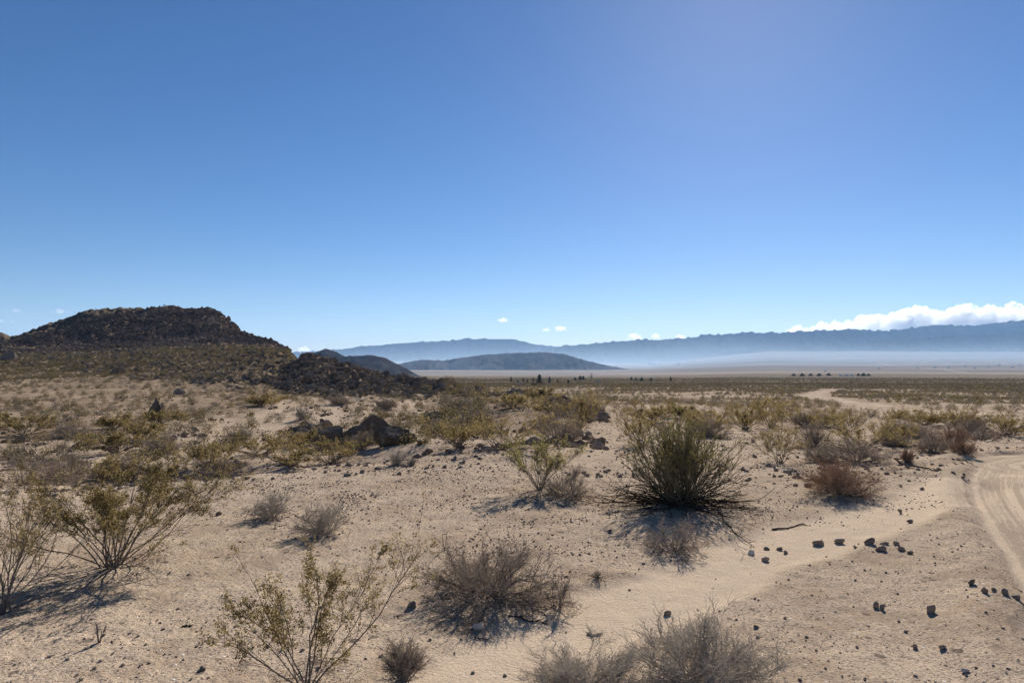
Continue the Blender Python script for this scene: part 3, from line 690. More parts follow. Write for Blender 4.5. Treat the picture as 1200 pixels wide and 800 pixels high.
# the big bush: dense upright green stems over a skirt of dark sprawling branches
def big_bush():
    W, Hh = size_at(797, 592, 136, 104); r = np.random.default_rng(21)
    n = 170; D = fan_dirs(r, n, 1.15, .02); base = r.normal(size=(n, 3)) * np.array([.10, .08, 0])
    L = r.uniform(.5, .95, n) * Hh * (1 - .25 * (1 - D[:, 2])); p1 = grow(r, base, D, L, 7, .16, .3)
    q, d, par, t = spawn(r, p1, n * 6, .35, 1, .25); L2 = L[par] * r.uniform(.2, .4, len(par)) * (1.2 - .5 * t); p2 = grow(r, q, d, L2, 4, .2, .25)
    q, d, par2, t = spawn(r, p2, n * 24, .2, 1, .35); L3 = L2[par2] * r.uniform(.35, .6, len(par2)); p3 = grow(r, q, d, L3, 3, .2, .1)
    st = join([tubes(p1, .007, .003, 4), tubes(p2, .003, .0016, 3), tubes(p3, .0018, .001, 3)])
    c, _, _, _ = spawn(r, np.concatenate([p3]), 130000, .2, 1, .3); k = c[:, 2] > Hh * (.36 + .34 * r.random(len(c))); c = c[k]
    c = c[fbm(c[:, 0] * 6, c[:, 1] * 6 + c[:, 2] * 6, 2) > -.1]
    lv = leaves(r, c, .019, up=1.2, aspect=.4)
    m = 90; az = r.uniform(0, 2 * math.pi, m); D = np.stack([np.cos(az), np.sin(az), r.uniform(.12, .6, m)], 1)
    D[:, 0] *= 1.35; p1 = grow(r, r.normal(size=(m, 3)) * np.array([.08, .08, 0]) + np.array([0, 0, .05]), D, r.uniform(.5, 1.5, m), 9, .45, -.6)
    q, d, par, t = spawn(r, p1, m * 5, .3, 1, .45); d[:, 2] *= .4; p2 = grow(r, q, d, r.uniform(.12, .45, len(par)), 4, .45, -.1)
    q, d, par, t = spawn(r, p2, m * 8, .3, 1, .6); p3 = grow(r, q, d, r.uniform(.05, .15, len(par)), 3, .45, -.1)
    for p in (p1, p2, p3): p[..., 2] = np.maximum(p[..., 2], .008 + .01 * r.random(p.shape[:2]))
    br = join([tubes(p1, .009, .0035, 4), tubes(p2, .0035, .0018, 3), tubes(p3, .002, .0012, 3)])
    plant('green_bush', 'biggest bush, green crown over a skirt of dark branches sprawling on the sand', 'bush', 797, 592,
          [('stems', st, M['greenbark']), ('foliage', lv, M['leaf_green']), ('sprawling_branches', br, M['darkbark'])])
big_bush()
G('wide flat dead grey shrub in the middle foreground sand', 570, 698, 150, 52, 22, n1=40, n2=9, n3=7, tilt=1.5, wander=.42, rad=.005, spreadb=.3)
G('little dead twig clump right beside the wide flat dead shrub', 655, 712, 34, 36, 23, n1=9, n2=5, n3=4, wander=.5)
G('small dark dead shrub in front of the biggest green bush', 791, 645, 70, 31, 24, n1=16, n2=7, n3=6, wander=.45)
C('thin green creosote bush left of the biggest green bush', 632, 574, 78, 62, 25, green=True, stems=16, tilt=.9, leafstart=.5, near=True, nleaf=10)
G('brown-grey shrub growing against the thin green creosote bush', 664, 582, 60, 31, 26, m='grey', n1=26, n2=8, n3=6)
G('grey-green rounded shrub at the bottom edge, taller of the two there', 818, 806, 150, 72, 27, m='palegrey', n1=32, n2=9, n3=7, wander=.45, rad=.0046, leafn=7000, leafs=.005)
G('low grey fuzzy shrub at the bottom edge, left of the taller grey-green one', 683, 808, 120, 42, 28, m='palegrey', n1=30, n2=9, n3=9, wander=.3, rad=.003)
G('small pale dry puff on the gravel, left one of two', 317, 607, 42, 25, 29, m='palegrey', n1=22, n2=8, n3=6, tilt=1.2)
G('small pale dry puff on the sand, right one of two', 381, 624, 58, 33, 30, m='palegrey', n1=24, n2=8, n3=6, tilt=1.2)
G('upright grey tuft at the bottom edge between the sparse creosote and the low fuzzy shrub', 474, 797, 44, 40, 31, m='grey', n1=30, n2=7, n3=5, tilt=.7, wander=.15)
G('rust-brown dome-shaped shrub beside the sandy path', 983, 578, 78, 35, 32, m='rust', n1=40, n2=9, n3=7, tilt=1.35, wander=.2)
C('small neat vase-shaped creosote bush alone on bare sand', 914, 543, 52, 42, 33, near=True, stems=12, tilt=.9, leafstart=.35, nleaf=7, leaf=.024, stemr=.009)
G('tiny dry weed stalk on the sand below the large left creosote', 116, 753, 12, 24, 34, n1=4, n2=2, n3=2, tilt=.5, rad=.006)
G('tiny dry tuft behind the brown-grey shrub', 697, 523, 14, 13, 35, n1=10, n2=4, n3=3)
G('lone dry stalk standing at the rim of the wide flat dead shrub', 521, 643, 8, 22, 36, n1=2, n2=2, n3=2, tilt=.25, rad=.006)
G('tiny dark dead tuft on sand right of the wide flat dead shrub', 700, 677, 20, 7, 37, n1=12, n2=4, n3=3, tilt=1.5)

# middle distance, each placed where the photograph shows it: label, x, y, w, h, type
MID = [
 ('C', 'broad olive creosote above the thin green one, left of the middle', 590, 527, 112, 54),
 ('C', 'olive creosote just left of the broad one on the gravel rim', 538, 524, 62, 34),
 ('G', 'brown-grey dome shrub right of the broad olive creosote', 652, 516, 60, 36),
 ('C', 'stemmy creosote leaning over the end of the rocky spur', 679, 503, 46, 44),
 ('C', 'yellow-green creosote peeping behind the biggest green bush', 752, 524, 60, 44),
 ('C', 'creosote behind the right shoulder of the biggest green bush', 828, 509, 54, 26),
 ('G', 'dark grey shrub at the foot of the creosotes behind the biggest bush', 831, 512, 40, 20),
 ('C', 'creosote with pale bare stems showing, first right of the biggest bush', 874, 504, 56, 30),
 ('C', 'tall creosote directly behind the small vase-shaped one', 903, 502, 40, 34),
 ('G', 'dark rounded shrub left of the large olive clump on the right', 955, 525, 42, 28),
 ('C', 'large olive creosote clump on the right with gaps between stems', 1005, 527, 96, 46),
 ('G', 'low dark grey shrub in front of the large olive clump on the right', 1003, 541, 74, 24),
 ('G', 'small grey shrub between vase-shaped creosote and rust shrub', 962, 541, 34, 15),
 ('C', 'olive creosote joined to the far end of the large right clump', 1052, 520, 50, 30),
 ('G', 'dark grey mound right of the large olive clump', 1070, 513, 44, 18),
 ('G', 'low pale mound below the dark grey mound', 1050, 522, 30, 12),
 ('G', 'grey dome shrub nearest the bend of the dirt road', 1093, 531, 46, 24),
 ('R', 'orange-brown shrub leaning on the grey dome by the road', 1116, 523, 38, 22),
 ('R', 'tiny pale orange sprig on the bare sand left of the road', 1062, 541, 13, 14),
 ('R', 'small tan tuft at the rim of the dirt road bend', 1129, 531, 24, 12),
 ('P', 'low tan cushion beside the bend, left of the long olive thicket', 1148, 514, 28, 9),
 ('C', 'long olive thicket at the right edge above the road', 1180, 510, 84, 27),
 ('G', 'dark grey shrub at the left end of the long olive thicket', 1138, 508, 40, 20),
 ('C', 'low olive bush in the row beyond the grey mounds', 1085, 498, 50, 16),
 ('C', 'olive bush in the row, next one towards the road edge', 1118, 499, 40, 16),
 ('C', 'olive creosote on the far side of the dark rounded shrub', 965, 500, 50, 20),
 ('G', 'brown shrub among the creosotes beyond bare sand', 945, 500, 34, 16),
 ('C', 'sprawling creosote with dark base in the left hollow', 240, 548, 66, 34),
 ('G', 'pale grey cushions at the foot of the sprawling left creosote', 262, 553, 60, 13),
 ('C', 'brownish creosote mound between hollow and boulder', 303, 534, 76, 26),
 ('C', 'bright olive creosote in front of the grey boulder', 388, 543, 84, 32),
 ('C', 'small olive bush just left of the bright olive one', 340, 546, 50, 20),
 ('G', 'dark low shrub alone on pale sand in the left hollow', 188, 531, 40, 16),
 ('C', 'flat-topped creosote with spreading stems on pale sand', 136, 531, 74, 26),
 ('C', 'round olive bush behind the flat-topped creosote', 162, 515, 36, 22),
 ('C', 'yellowish bush upslope of the round olive bush', 133, 503, 40, 16),
 ('C', 'long olive shrub at the left edge of the slope', 30, 511, 80, 26),
 ('G', 'grey-brown shrub touching the long olive shrub', 85, 513, 54, 16),
 ('G', 'wide fuzzy grey shrub at the left edge in the hollow', 28, 568, 112, 34),
 ('G', 'grey shrub at the inner end of the wide fuzzy one', 78, 562, 46, 30),
 ('C', 'yellow-brown low bush behind the large left creosote', 122, 562, 70, 26),
 ('G', 'lilac-grey shrub behind the top of the large left creosote', 150, 556, 46, 22),
 ('C', 'olive low bush at the rim right of the lilac-grey shrub', 182, 560, 50, 18),
 ('S', 'thin leafless stick shrub on the pale sand at left', 68, 540, 40, 32),
 ('G', 'pale dry shrub in front of the grey boulder', 424, 527, 30, 20),
 ('P', 'tiny pale bush at the right foot of the grey boulder', 466, 545, 18, 16),
 ('P', 'tiny round dry tuft right of the boulder', 483, 545, 10, 8),
 ('C', 'dark olive bush leaning against the left of the boulder', 350, 522, 40, 16),
 ('G', 'brown mound upslope left of the boulder', 280, 515, 30, 10),
 ('C', 'small yellow bush at the foot of the dark rubble slope', 305, 476, 40, 14),
 ('P', 'small upright bush alone on the pale sandy rise', 355, 492, 18, 15),
 ('G', 'dark bush between the pale rise and the rubble slope', 398, 474, 26, 10),
 ('G', 'dark mound on the pale rise right of the centre', 450, 480, 26, 12),
 ('C', 'olive bush on the spur above the broad creosote', 600, 478, 50, 18),
 ('C', 'olive-brown bush on the crest of the low spur', 628, 468, 44, 15),
 ('C', 'brown bush at the foot of the small stone pinnacle', 188, 496, 36, 14),
 ('G', 'brownish shrub on the near side of the spur', 560, 498, 44, 16),
 ('C', 'olive bush under the end of the spur', 648, 488, 44, 18),
 ('C', 'yellow-olive bush on flat ground beyond the biggest bush', 765, 494, 44, 18),
 ('C', 'low yellow bush behind the creosotes, right of the biggest bush', 800, 490, 40, 14),
]
HAND = []
for i, (t, lab, px, py, w_, h_) in enumerate(MID):
    _, Y, _ = hit(px, py); HAND.append(hit(px, py)[:2] + (w_ * Y / F * .5,))
    if t == 'C': C(lab, px, py, w_, h_, 100 + i, near=False, stems=22, tilt=1.2, leafstart=.3, zmin=.15, nleaf=15 if w_ > 60 else 11)
    elif t == 'G': G(lab, px, py, w_, h_, 100 + i, n1=26, n2=8, n3=5, wander=.3)
    elif t == 'R': G(lab, px, py, w_, h_, 100 + i, m='rust', n1=24, n2=8, n3=5)
    elif t == 'P': G(lab, px, py, w_, h_, 100 + i, m='palegrey', n1=20, n2=7, n3=5)
    elif t == 'S': G(lab, px, py, w_, h_, 100 + i, n1=8, n2=5, n3=3, wander=.5)

# ---- scattered scrub: the nearest 300 of each kind are bushes of their own, the rest of the plain is one mass
def mid_mesh(seed, kind):
    if kind == 'C':
        a, b = creosote(seed, 1.5, 1.0, stems=9, tilt=1.15, fine=False, leaf=.05, leafstart=.35, stemr=.016, nleaf=4.5); mm = [M['bark'], M['leaf']]
    elif kind == 'R':
        a, b = twiggy(seed, 1.5, .8, 16, 6, 4, rad=.016); mm = [M['bark'], M['rust']]
    else:
        a, b = twiggy(seed, 1.6, .8, 16, 6, 4, rad=.016); mm = [M['bark'], M['grey' if kind == 'G' else 'palegrey']]
    V, f = join([a, b]); mi = np.concatenate([np.zeros(len(a[1])), np.ones(len(b[1]))])
    nm = 'creosote_bush' if kind == 'C' else 'dry_shrub'
    return mesh_np(nm, V, f, mm, mat_idx=mi, attrs={'tint': np.repeat(np.random.default_rng(seed).random(len(V) // 12 + 1), 12)[:len(V)] * .4})
PROTO = {'C': [mid_mesh(300 + i, 'C') for i in range(5)], 'G': [mid_mesh(320 + i, 'G') for i in range(4)], 'P': [mid_mesh(330 + i, 'P') for i in range(2)], 'R': [mid_mesh(340, 'R')]}

def scatter_pts(n, r0, r1, a0, a1, r, power=1.0):
    rad = np.sqrt(r0 ** 2 + (r1 ** 2 - r0 ** 2) * r.random(n)) if power == 1 else np.exp(np.log(r0) + np.log(r1 / r0) * r.random(n))
    az = a0 + (a1 - a0) * r.random(n); return rad * np.sin(az), rad * np.cos(az)
rs = np.random.default_rng(77)
def thin_min_dist(x, y, dist):
    keep = []; cell = {}
    for i in range(len(x)):
        d = dist[i] if np.ndim(dist) else dist
        k = (int(x[i] // 4), int(y[i] // 4)); ok = True
        for a in (-1, 0, 1):
            for b in (-1, 0, 1):
                for j in cell.get((k[0] + a, k[1] + b), ()):
                    if (x[i] - x[j]) ** 2 + (y[i] - y[j]) ** 2 < d * d: ok = False; break
        if ok: keep.append(i); cell.setdefault(k, []).append(i)
    return np.array(keep, int)
x, y = scatter_pts(5200, 22, 150, -R(46), R(46), rs)
z, road, off, path, hill, top, dark, outc, grav = H(x, y, full=True); px, py = project(x, y, z)
r2, _ = seg_dist(x, y, FARROAD); r3, _ = seg_dist(x, y, FARROAD2); r1_, _ = seg_dist(x, y, ROAD_C)
ok = (r1_ > 2.2) & (r2 > 3.5) & (r3 > 5.5) & (dark < rs.random(len(x)) * 1.4)
pale = in_poly(px, py, [(300, 475), (420, 466), (520, 458), (560, 470), (500, 486), (430, 488), (330, 515), (200, 520), (210, 505)], 4)
ok &= rs.random(len(x)) > pale * .8
near_clear = (np.hypot(x, y) < 40) & (px > 640); ok &= ~(near_clear & (rs.random(len(x)) < .8)) & ~((py > 540))
ok &= ~((px > 200) & (px < 640) & (np.hypot(x, y) < 30))
dens = .7 + .3 * (px > 560); ok &= rs.random(len(x)) < dens
hx = np.array([h[0] for h in HAND]); hy = np.array([h[1] for h in HAND]); hr = np.array([h[2] for h in HAND])
dh = np.min(np.hypot(x[:, None] - hx, y[:, None] - hy) - hr[None], axis=1); ok &= dh > .8
idx = np.nonzero(ok)[0]; idx = idx[thin_min_dist(x[idx], y[idx], 1.9)]
order = idx[np.argsort(np.hypot(x[idx], y[idx]))]
def region(px_, py_, r_):
    if px_ < 330: return ('on the slope below the dark rocky hill', 'slope below the dark hill') if py_ < 480 else ('on the pale sand below the stone pinnacle', 'pale sand at left')
    if px_ < 560: return ('around the foot of the dark rubble slope', 'foot of the rubble slope')
    if px_ < 710: return ('on the low rocky spur near the middle', 'low spur')
    return ('on the flat before the pale wash track', 'flat before the wash') if r_ < 75 else ('on the open flat beyond the pale wash track', 'flat beyond the wash')
cnt = {'C': 0, 'D': 0}; rest = []
for i in order:
    kd = rs.choice(['C', 'G', 'P', 'R'], p=[.44, .40, .12, .04]); kk = 'C' if kd == 'C' else 'D'
    vis = abs(px[i] - 600) < 640
    if not vis or cnt[kk] >= 235 + (0 if kk == 'C' else 20): rest.append(i); continue
    cnt[kk] += 1; k = rs.integers(len(PROTO[kd])); r_ = math.hypot(x[i], y[i])
    o = obj('creosote_bush' if kk == 'C' else 'dry_shrub', PROTO[kd][k])
    s = rs.uniform(.5, 1.15) * (1.0 if kd == 'C' else .75) * (.8 if px[i] < 560 else 1)
    o.location = (x[i], y[i], z[i] - .03); o.rotation_euler = (0, 0, rs.uniform(0, 6.28)); o.scale = (s * rs.uniform(.85, 1.2), s * rs.uniform(.85, 1.2), s * rs.uniform(.75, 1.1))
    wh, gp = region(px[i], py[i], r_)
    if kd == 'C': tag(o, 'small olive creosote bush among many alike ' + wh, 'creosote bush', 'creosote bushes: ' + gp)
    elif kd == 'R': tag(o, 'small rust-brown shrub among several alike ' + wh, 'dry shrub', 'rust shrubs: ' + gp)
    else: tag(o, 'small %s dry shrub among many ' % ('grey' if kd == 'G' else 'pale tan') + wh, 'dry shrub', '%s dry shrubs: ' % ('grey' if kd == 'G' else 'tan') + gp)

def clump_template(seed, nf, leaf, w=1.0, h=.7, holes=0):
    r = np.random.default_rng(seed); d = nrm(r.normal(size=(nf, 3))); d[:, 2] = np.abs(d[:, 2])
    c = d * (r.random((nf, 1)) ** .4) * np.array([w * .5, w * .5, h]); c[:, 2] += leaf * .2
    return leaves(r, c, leaf, up=1.5, aspect=.7)
def instance_np(templates, which, x, y, z, s, rot, sz=None):
    V = []; Fc = []; T = []; o = 0
    for k, (tv, tf) in enumerate(templates):
        j = np.nonzero(which == k)[0]
        if not len(j): continue
        c, sn = np.cos(rot[j])[:, None], np.sin(rot[j])[:, None]
        hz = (s if sz is None else sz)[j][:, None]
        vx = (tv[None, :, 0] * c - tv[None, :, 1] * sn) * s[j][:, None] + x[j][:, None]
        vy = (tv[None, :, 0] * sn + tv[None, :, 1] * c) * s[j][:, None] + y[j][:, None]
        vz = tv[None, :, 2] * hz + z[j][:, None]
        V.append(np.stack([vx, vy, vz], -1).reshape(-1, 3)); T.append(np.repeat(np.random.default_rng(k).random(len(j)) * .6, len(tv)))
        Fc.append((tf[None] + (np.arange(len(j)) * len(tv))[:, None, None]).reshape(-1, tf.shape[1]) + o); o += len(j) * len(tv)
    return np.concatenate(V), np.concatenate(Fc), np.concatenate(T)
fx, fy = [x[rest]], [y[rest]]
def far_field(n, r0, r1, dm):
    x, y = scatter_pts(n, r0, r1, -R(46), R(46), rs)
    if dm: k = thin_min_dist(x, y, dm); x, y = x[k], y[k]
    return x, y
for n, a, b, dm in ((20000, 150, 300, 1.5), (62000, 300, 700, 0), (56000, 700, 1500, 0)):
    u, v = far_field(n, a, b, dm); fx.append(u); fy.append(v)
# extra small scrub on the left slope and the rubble slope
u, v = scatter_pts(17000, 26, 240, -R(44), -R(2), rs); fx.append(u); fy.append(v)
fx = np.concatenate(fx); fy = np.concatenate(fy)
fz, *_m = H(fx, fy, full=True); fpx, fpy = project(fx, fy, fz); fr = np.hypot(fx, fy)
q2, _ = seg_dist(fx, fy, FARROAD); q3, _ = seg_dist(fx, fy, FARROAD2)
patch = fbm(fx * .01, fy * .01, 3)
ok = (q2 > 3.5) & (q3 > 5.5) & ((_m[4] < .5) | (rs.random(len(fx)) < .12)) & (rs.random(len(fx)) < np.clip(.75 + patch, .15, 1)) & (rs.random(len(fx)) > .6 * in_poly(fpx, fpy, [(300, 475), (420, 466), (520, 458), (560, 470), (500, 486), (430, 488), (330, 515), (200, 520), (210, 505)], 4))
dh = np.full(len(fx), 9.); nearm = fr < 90
dh[nearm] = np.min(np.hypot(fx[nearm][:, None] - hx, fy[nearm][:, None] - hy) - hr[None], axis=1); ok &= dh > .7
fx, fy, fz, fr = fx[ok], fy[ok], fz[ok], fr[ok]
s_ = rs.uniform(.7, 1.7, len(fx)) * (1 + .25 * sstep(500, 1500, fr)); s_ = np.where(fpx[ok] < 520, s_ * .58, s_)
col = rs.random(len(fx)) < .6
for nm, sel, mt, lab in (('scrub', col, 'scrubleaf', 'olive scrub spread over the whole desert plain'), ('scrub', ~col, 'scrubgrey', 'grey dry scrub spread over the whole desert plain')):
    bands = [(0, 170, 150, .10, 4), (170, 400, 45, .2, 4), (400, 1600, 9, .5, 5)]; VV = []; FF = []; TT = []; o_ = 0
    for a, b, nf, lf, nt_ in bands:
        j = sel & (fr >= a) & (fr < b)
        if not j.any(): continue
        te = [clump_template(500 + k + int(a), nf, lf) for k in range(nt_)]
        V, f, t = instance_np(te, rs.integers(0, nt_, j.sum()), fx[j], fy[j], fz[j], s_[j], rs.random(j.sum()) * 6.28, s_[j] * rs.uniform(.8, 1.1, j.sum()))
        VV.append(V); FF.append(f + o_); TT.append(t); o_ += len(V)
    tag(obj(nm, mesh_np(nm, np.concatenate(VV), np.concatenate(FF), M[mt], attrs={'tint': np.concatenate(TT)})), lab, 'scrub', kind='stuff')

# ------------------------------------------------------------------ rocks
def rock_geo(seed, sub=2, cuts=9, flat=.65, rough=.0):
    import bmesh
    r = np.random.default_rng(seed); bm = bmesh.new(); bmesh.ops.create_icosphere(bm, subdivisions=sub, radius=1)
    co = np.array([v.co[:] for v in bm.verts]); f = np.array([[v.index for v in g.verts] for g in bm.faces]); bm.free()
    for _ in range(cuts):
        n = nrm(r.normal(size=3)); d = r.uniform(.38, .78); k = co @ n; co = co - np.outer(np.maximum(k - d, 0), n)
    if rough and sub > 3: co = co * (1 + rough * .22 * np.abs(fbm(co[:, 0] * 9 + co[:, 2] * 5, co[:, 1] * 9 - co[:, 2] * 8, 4, .6)))[:, None]
    if rough: co = co * (1 + rough * fbm(co[:, 0] * 2.5 + seed, co[:, 1] * 2.5 + co[:, 2] * 2.1, 3))[:, None]
    co *= np.array([1, r.uniform(.7, 1), flat]); co[:, 2] += flat * .35
    return co, f
def rock(label, px, py, w, h, seed, m='stone', name='rock', cat='rock', group=None, sub=3, cuts=11, rot=None, ymin=0, sink=.35, rough=.04, peak=0.):
    x, y, z = hit(px, py, ymin); k_ = .88 if y < 15 else 1.
    W, Hh = w * y / F * .5 * k_, h * y / F * k_
    co, f = rock_geo(seed, sub, cuts, .6, rough)
    co = (co - [0, 0, co[:, 2].min()]); co[:, :2] /= np.abs(co[:, 0]).max(); co[:, 2] /= co[:, 2].max()
    co[:, 2] *= np.clip(1 - peak * np.abs(co[:, 0] - .15), .1, 1)
    Dp = min(W * .75, W * .3 + .6 * Hh)
    Hh = Hh * .82 if y < 25 else Hh
    co = co * np.array([W, Dp, Hh * (1 + sink)]) - np.array([0, 0, Hh * sink * .85])
    o = obj(name, mesh_np(name, co, f, M[m])); o.location = (x, y + W * .4, z); o.rotation_euler = (0, 0, 0 if rot is None else rot)
    tag(o, label, cat, group); return o
ST = [  # label, x, y, w, h, material
 ('dark grey stone at the left rim of the wide flat dead shrub', 482, 712, 15, 9, 'darkstone'),
 ('pale slab stone with dark side in front of the wide flat dead shrub', 560, 738, 15, 9, 'palestone'),
 ('dark broken stone alone on sand above the wide dead shrub', 451, 646, 12, 10, 'darkstone'),
 ('tan stone under a dry tuft, leftmost of the stone row', 959, 640, 22, 8, 'stone'),
 ('pale-topped dark stone second in the stone row', 984, 637, 16, 7, 'stone'),
 ('dark grey pointed stone at the middle of the stone row', 1021, 638, 15, 10, 'darkstone'),
 ('largest flat-topped grey block of the stone row', 1035, 646, 18, 8, 'stone'),
 ('thin flat slab just behind the largest grey block', 1038, 638, 12, 4, 'stone'),
 ('small dark brown stone behind the brown pair', 1052, 638, 11, 5, 'darkstone'),
 ('brown stone near the end of the stone row', 1058, 645, 11, 6, 'stone'),
 ('last small grey stone ending the stone row', 1067, 649, 8, 5, 'stone'),
 ('tiny stone in the gap of the stone row', 1003, 642, 7, 4, 'darkstone'),
 ('pale-topped stone on the path left of the row', 881, 650, 11, 7, 'palestone'),
 ('grey stone on the path, lower one left of the row', 898, 658, 11, 6, 'stone'),
 ('dark pebble stone at the far rim of the path', 899, 644, 9, 4, 'darkstone'),
 ('tan pebble stone beside two small dark ones', 921, 649, 6, 5, 'stone'),
 ('dark pebble stone touching the tan one', 914, 645, 9, 5, 'darkstone'),
 ('rounded tan rock of the dark broken pair on open sand', 1027, 713, 9, 10, 'stone'),
 ('dark rock of the broken pair on open sand', 1034, 715, 7, 9, 'darkstone'),
 ('tan cone-shaped rock alone on open sand', 1092, 719, 16, 12, 'stone'),
 ('dark oval rock nearest the cone-shaped one, at road shoulder', 1141, 685, 12, 8, 'darkstone'),
 ('dark upright oval rock on the road shoulder', 1155, 695, 9, 9, 'darkstone'),
 ('small dark stone on the shoulder between two bigger ones', 1166, 692, 8, 4, 'darkstone'),
 ('black rock at the end of the shoulder stones', 1180, 697, 12, 8, 'darkstone'),
 ('flat dark rock at the right picture edge', 1193, 703, 13, 7, 'darkstone'),
 ('dark stone on the sand above the stone row', 1067, 613, 10, 5, 'darkstone'),
 ('small brown stone above and left of that dark stone', 1056, 602, 7, 7, 'darkstone'),
 ('tan stone low in the open sand at the right', 1073, 760, 8, 7, 'stone'),
 ('grey flat stone beside the lone tan one, low right', 1105, 761, 12, 6, 'stone'),
 ('white-edged stone at the bottom right sand', 1132, 788, 12, 6, 'palestone'),
 ('dark lump on the path left of the grey-green shrub', 783, 721, 12, 7, 'darkstone'),
 ('dark pebble right of the grey-green shrub', 887, 736, 8, 5, 'darkstone'),
 ('reddish stone between the two bottom shrubs', 740, 769, 7, 7, 'stone'),
 ('dark stone at the far edge of the sandy track', 1081, 574, 8, 4, 'darkstone'),
 ('dark stone on the near left sand, bottom', 237, 786, 11, 6, 'darkstone'),
 ('dark stone right of the large left creosote', 255, 604, 9, 6, 'darkstone'),
 ('dark stone on the gravel rim top', 268, 560, 7, 6, 'darkstone'),
 ('small pale stone beside the dark rim stone', 262, 561, 5, 4, 'palestone'),
 ('white stone under the broad olive creosote', 572, 526, 8, 3.5, 'palestone'),
 ('second white stone under the broad olive creosote', 578, 525, 7, 3.5, 'palestone'),
 ('dark stone on the gravel left of the biggest bush', 716, 624, 8, 5, 'darkstone'),
 ('white-streaked rock on the left sand by the long olive shrub', 20, 519, 18, 7, 'darkstone'),
]
for i, (lab, px_, py_, w_, h_, m_) in enumerate(ST): rock(lab, px_, py_, w_, h_, 600 + i, m_, group=None, rot=(i * 1.3) % .8 - .4, sub=3)
rock('largest grey boulder, dark triangular peak in the left middle distance', 428, 521, 100, 33, 701, 'boulder', 'boulder', 'boulder', sub=6, cuts=26, rot=.1, rough=.2, peak=.42)
rock('smooth rounded boulder leaning in front of the dark triangular one', 458, 523, 56, 21, 702, 'boulder', 'boulder', 'boulder', sub=5, cuts=9, rot=.1, rough=.08)
rock('low dark boulder on the left flank of the triangular one', 388, 521, 34, 20, 703, 'boulder', 'boulder', 'boulder', sub=4, cuts=12, rot=.8, rough=.08)
rock('small stone pinnacle with a pale right side on the left slope', 179, 489, 24, 22, 704, 'boulder', 'boulder', 'boulder', sub=4, cuts=18, rot=.2, rough=.14, peak=.7)
rock('pale pointed rock beside the stone pinnacle', 190, 489, 12, 17, 705, 'stone', 'boulder', 'boulder', sub=3, cuts=10, rot=1.4)
rock('reddish rock lump on the slope above the pinnacle', 210, 462, 18, 7, 706, 'stone', 'boulder', 'boulder')
rock('reddish outcrop rock at the left picture edge below the hill', 8, 422, 20, 10, 707, 'stone', 'boulder', 'boulder', sub=4, cuts=12)
rock('pointed grey rock on the left slope under the hill', 139, 438, 12, 10, 708, 'hillrock', 'boulder', 'boulder')
LOW = [rock_geo(800 + i, 1, 7, .7) for i in range(10)]
LOWM = [mesh_np('boulder', c, f, M['hillrock']) for c, f in LOW]; LOWS = [mesh_np('boulder', c, f, M['slope_rock']) for c, f in LOW]
# boulders over hill, rubble slope and outcrops: the largest-looking ones single, the rest a rubble mass
rr_ = np.random.default_rng(91)
bx, by = [], []
def add_region(n, r0, r1, a0, a1, idx_, thr=.5):
    x, y = scatter_pts(n, r0, r1, R(a0), R(a1), rr_); zz, *m = H(x, y, full=True); k = rr_.random(n) < m[idx_] * 1.0 - thr + .5
    bx.append(x[k]); by.append(y[k])
add_region(7500, 70, 135, -22, -2, 5)       # dark slope
add_region(21000, 110, 330, -44, -10, 3)    # hill shoulder
add_region(34000, 300, 440, -44, -16, 4)    # hill top
add_region(17000, 24, 85, -20, 10, 6)        # outcrops
bx = np.concatenate(bx); by = np.concatenate(by); bz, *bm_ = H(bx, by, full=True); br_ = np.hypot(bx, by)
bs = np.exp(rr_.normal(size=len(bx)) * .5) * np.where(br_ > 280, .52, np.where(br_ > 90, .34, .27))
bs = np.minimum(bs, np.where(br_ > 280, 1.9, np.where(br_ > 90, 1.0, .5)))
app = bs / br_; lim = np.sort(app)[-280]
big = app >= lim
for i in np.nonzero(big)[0]:
    o = obj('boulder', (LOWM if br_[i] > 280 else LOWS)[rr_.integers(10)]); s = bs[i]; o.location = (bx[i], by[i], bz[i] - .1 * s); o.rotation_euler = (rr_.normal() * .3, rr_.normal() * .3, rr_.uniform(0, 6.28)); o.scale = (s, s * rr_.uniform(.7, 1.1), s * rr_.uniform(.7, 1.3))
    if br_[i] > 280: t = ('dark brown boulder, one of many alike on the high rocky hill', 'boulders on the high hill')
    elif bm_[5][i] > .5: t = ('dark boulder, one of many alike on the dark rubble slope below the hill', 'boulders on the rubble slope')
    elif bm_[6][i] > .4: t = ('dark stone block, one of many alike in the low outcrops near the middle', 'blocks of the low outcrops')
    else: t = ('brown boulder, one of many alike on the lower shoulder of the hill', 'boulders on the hill shoulder')
    tag(o, t[0], 'boulder', t[1])
jhi = (br_ > 280) | ((bm_[5] > .5) & (rr_.random(len(bx)) < .15))
j = ~big & jhi
V, f, t = instance_np(LOW, rr_.integers(0, 10, j.sum()), bx[j], by[j], bz[j], bs[j], rr_.random(j.sum()) * 6.28, bs[j] * rr_.uniform(.6, 1.5, j.sum()))
tag(obj('rubble', mesh_np('rubble', V, f, M['hillrock'], attrs={'tint': t})), 'dark rock rubble covering the high hill', 'rubble', kind='stuff')
j = ~big & ~jhi
V, f, t = instance_np(LOW, rr_.integers(0, 10, j.sum()), bx[j], by[j], bz[j], bs[j], rr_.random(j.sum()) * 6.28, bs[j] * rr_.uniform(.5, 1.2, j.sum()))
tag(obj('rubble', mesh_np('rubble', V, f, M['slope_rock'], attrs={'tint': t})), 'brown rock rubble on the lower slopes and spurs', 'rubble', kind='stuff')
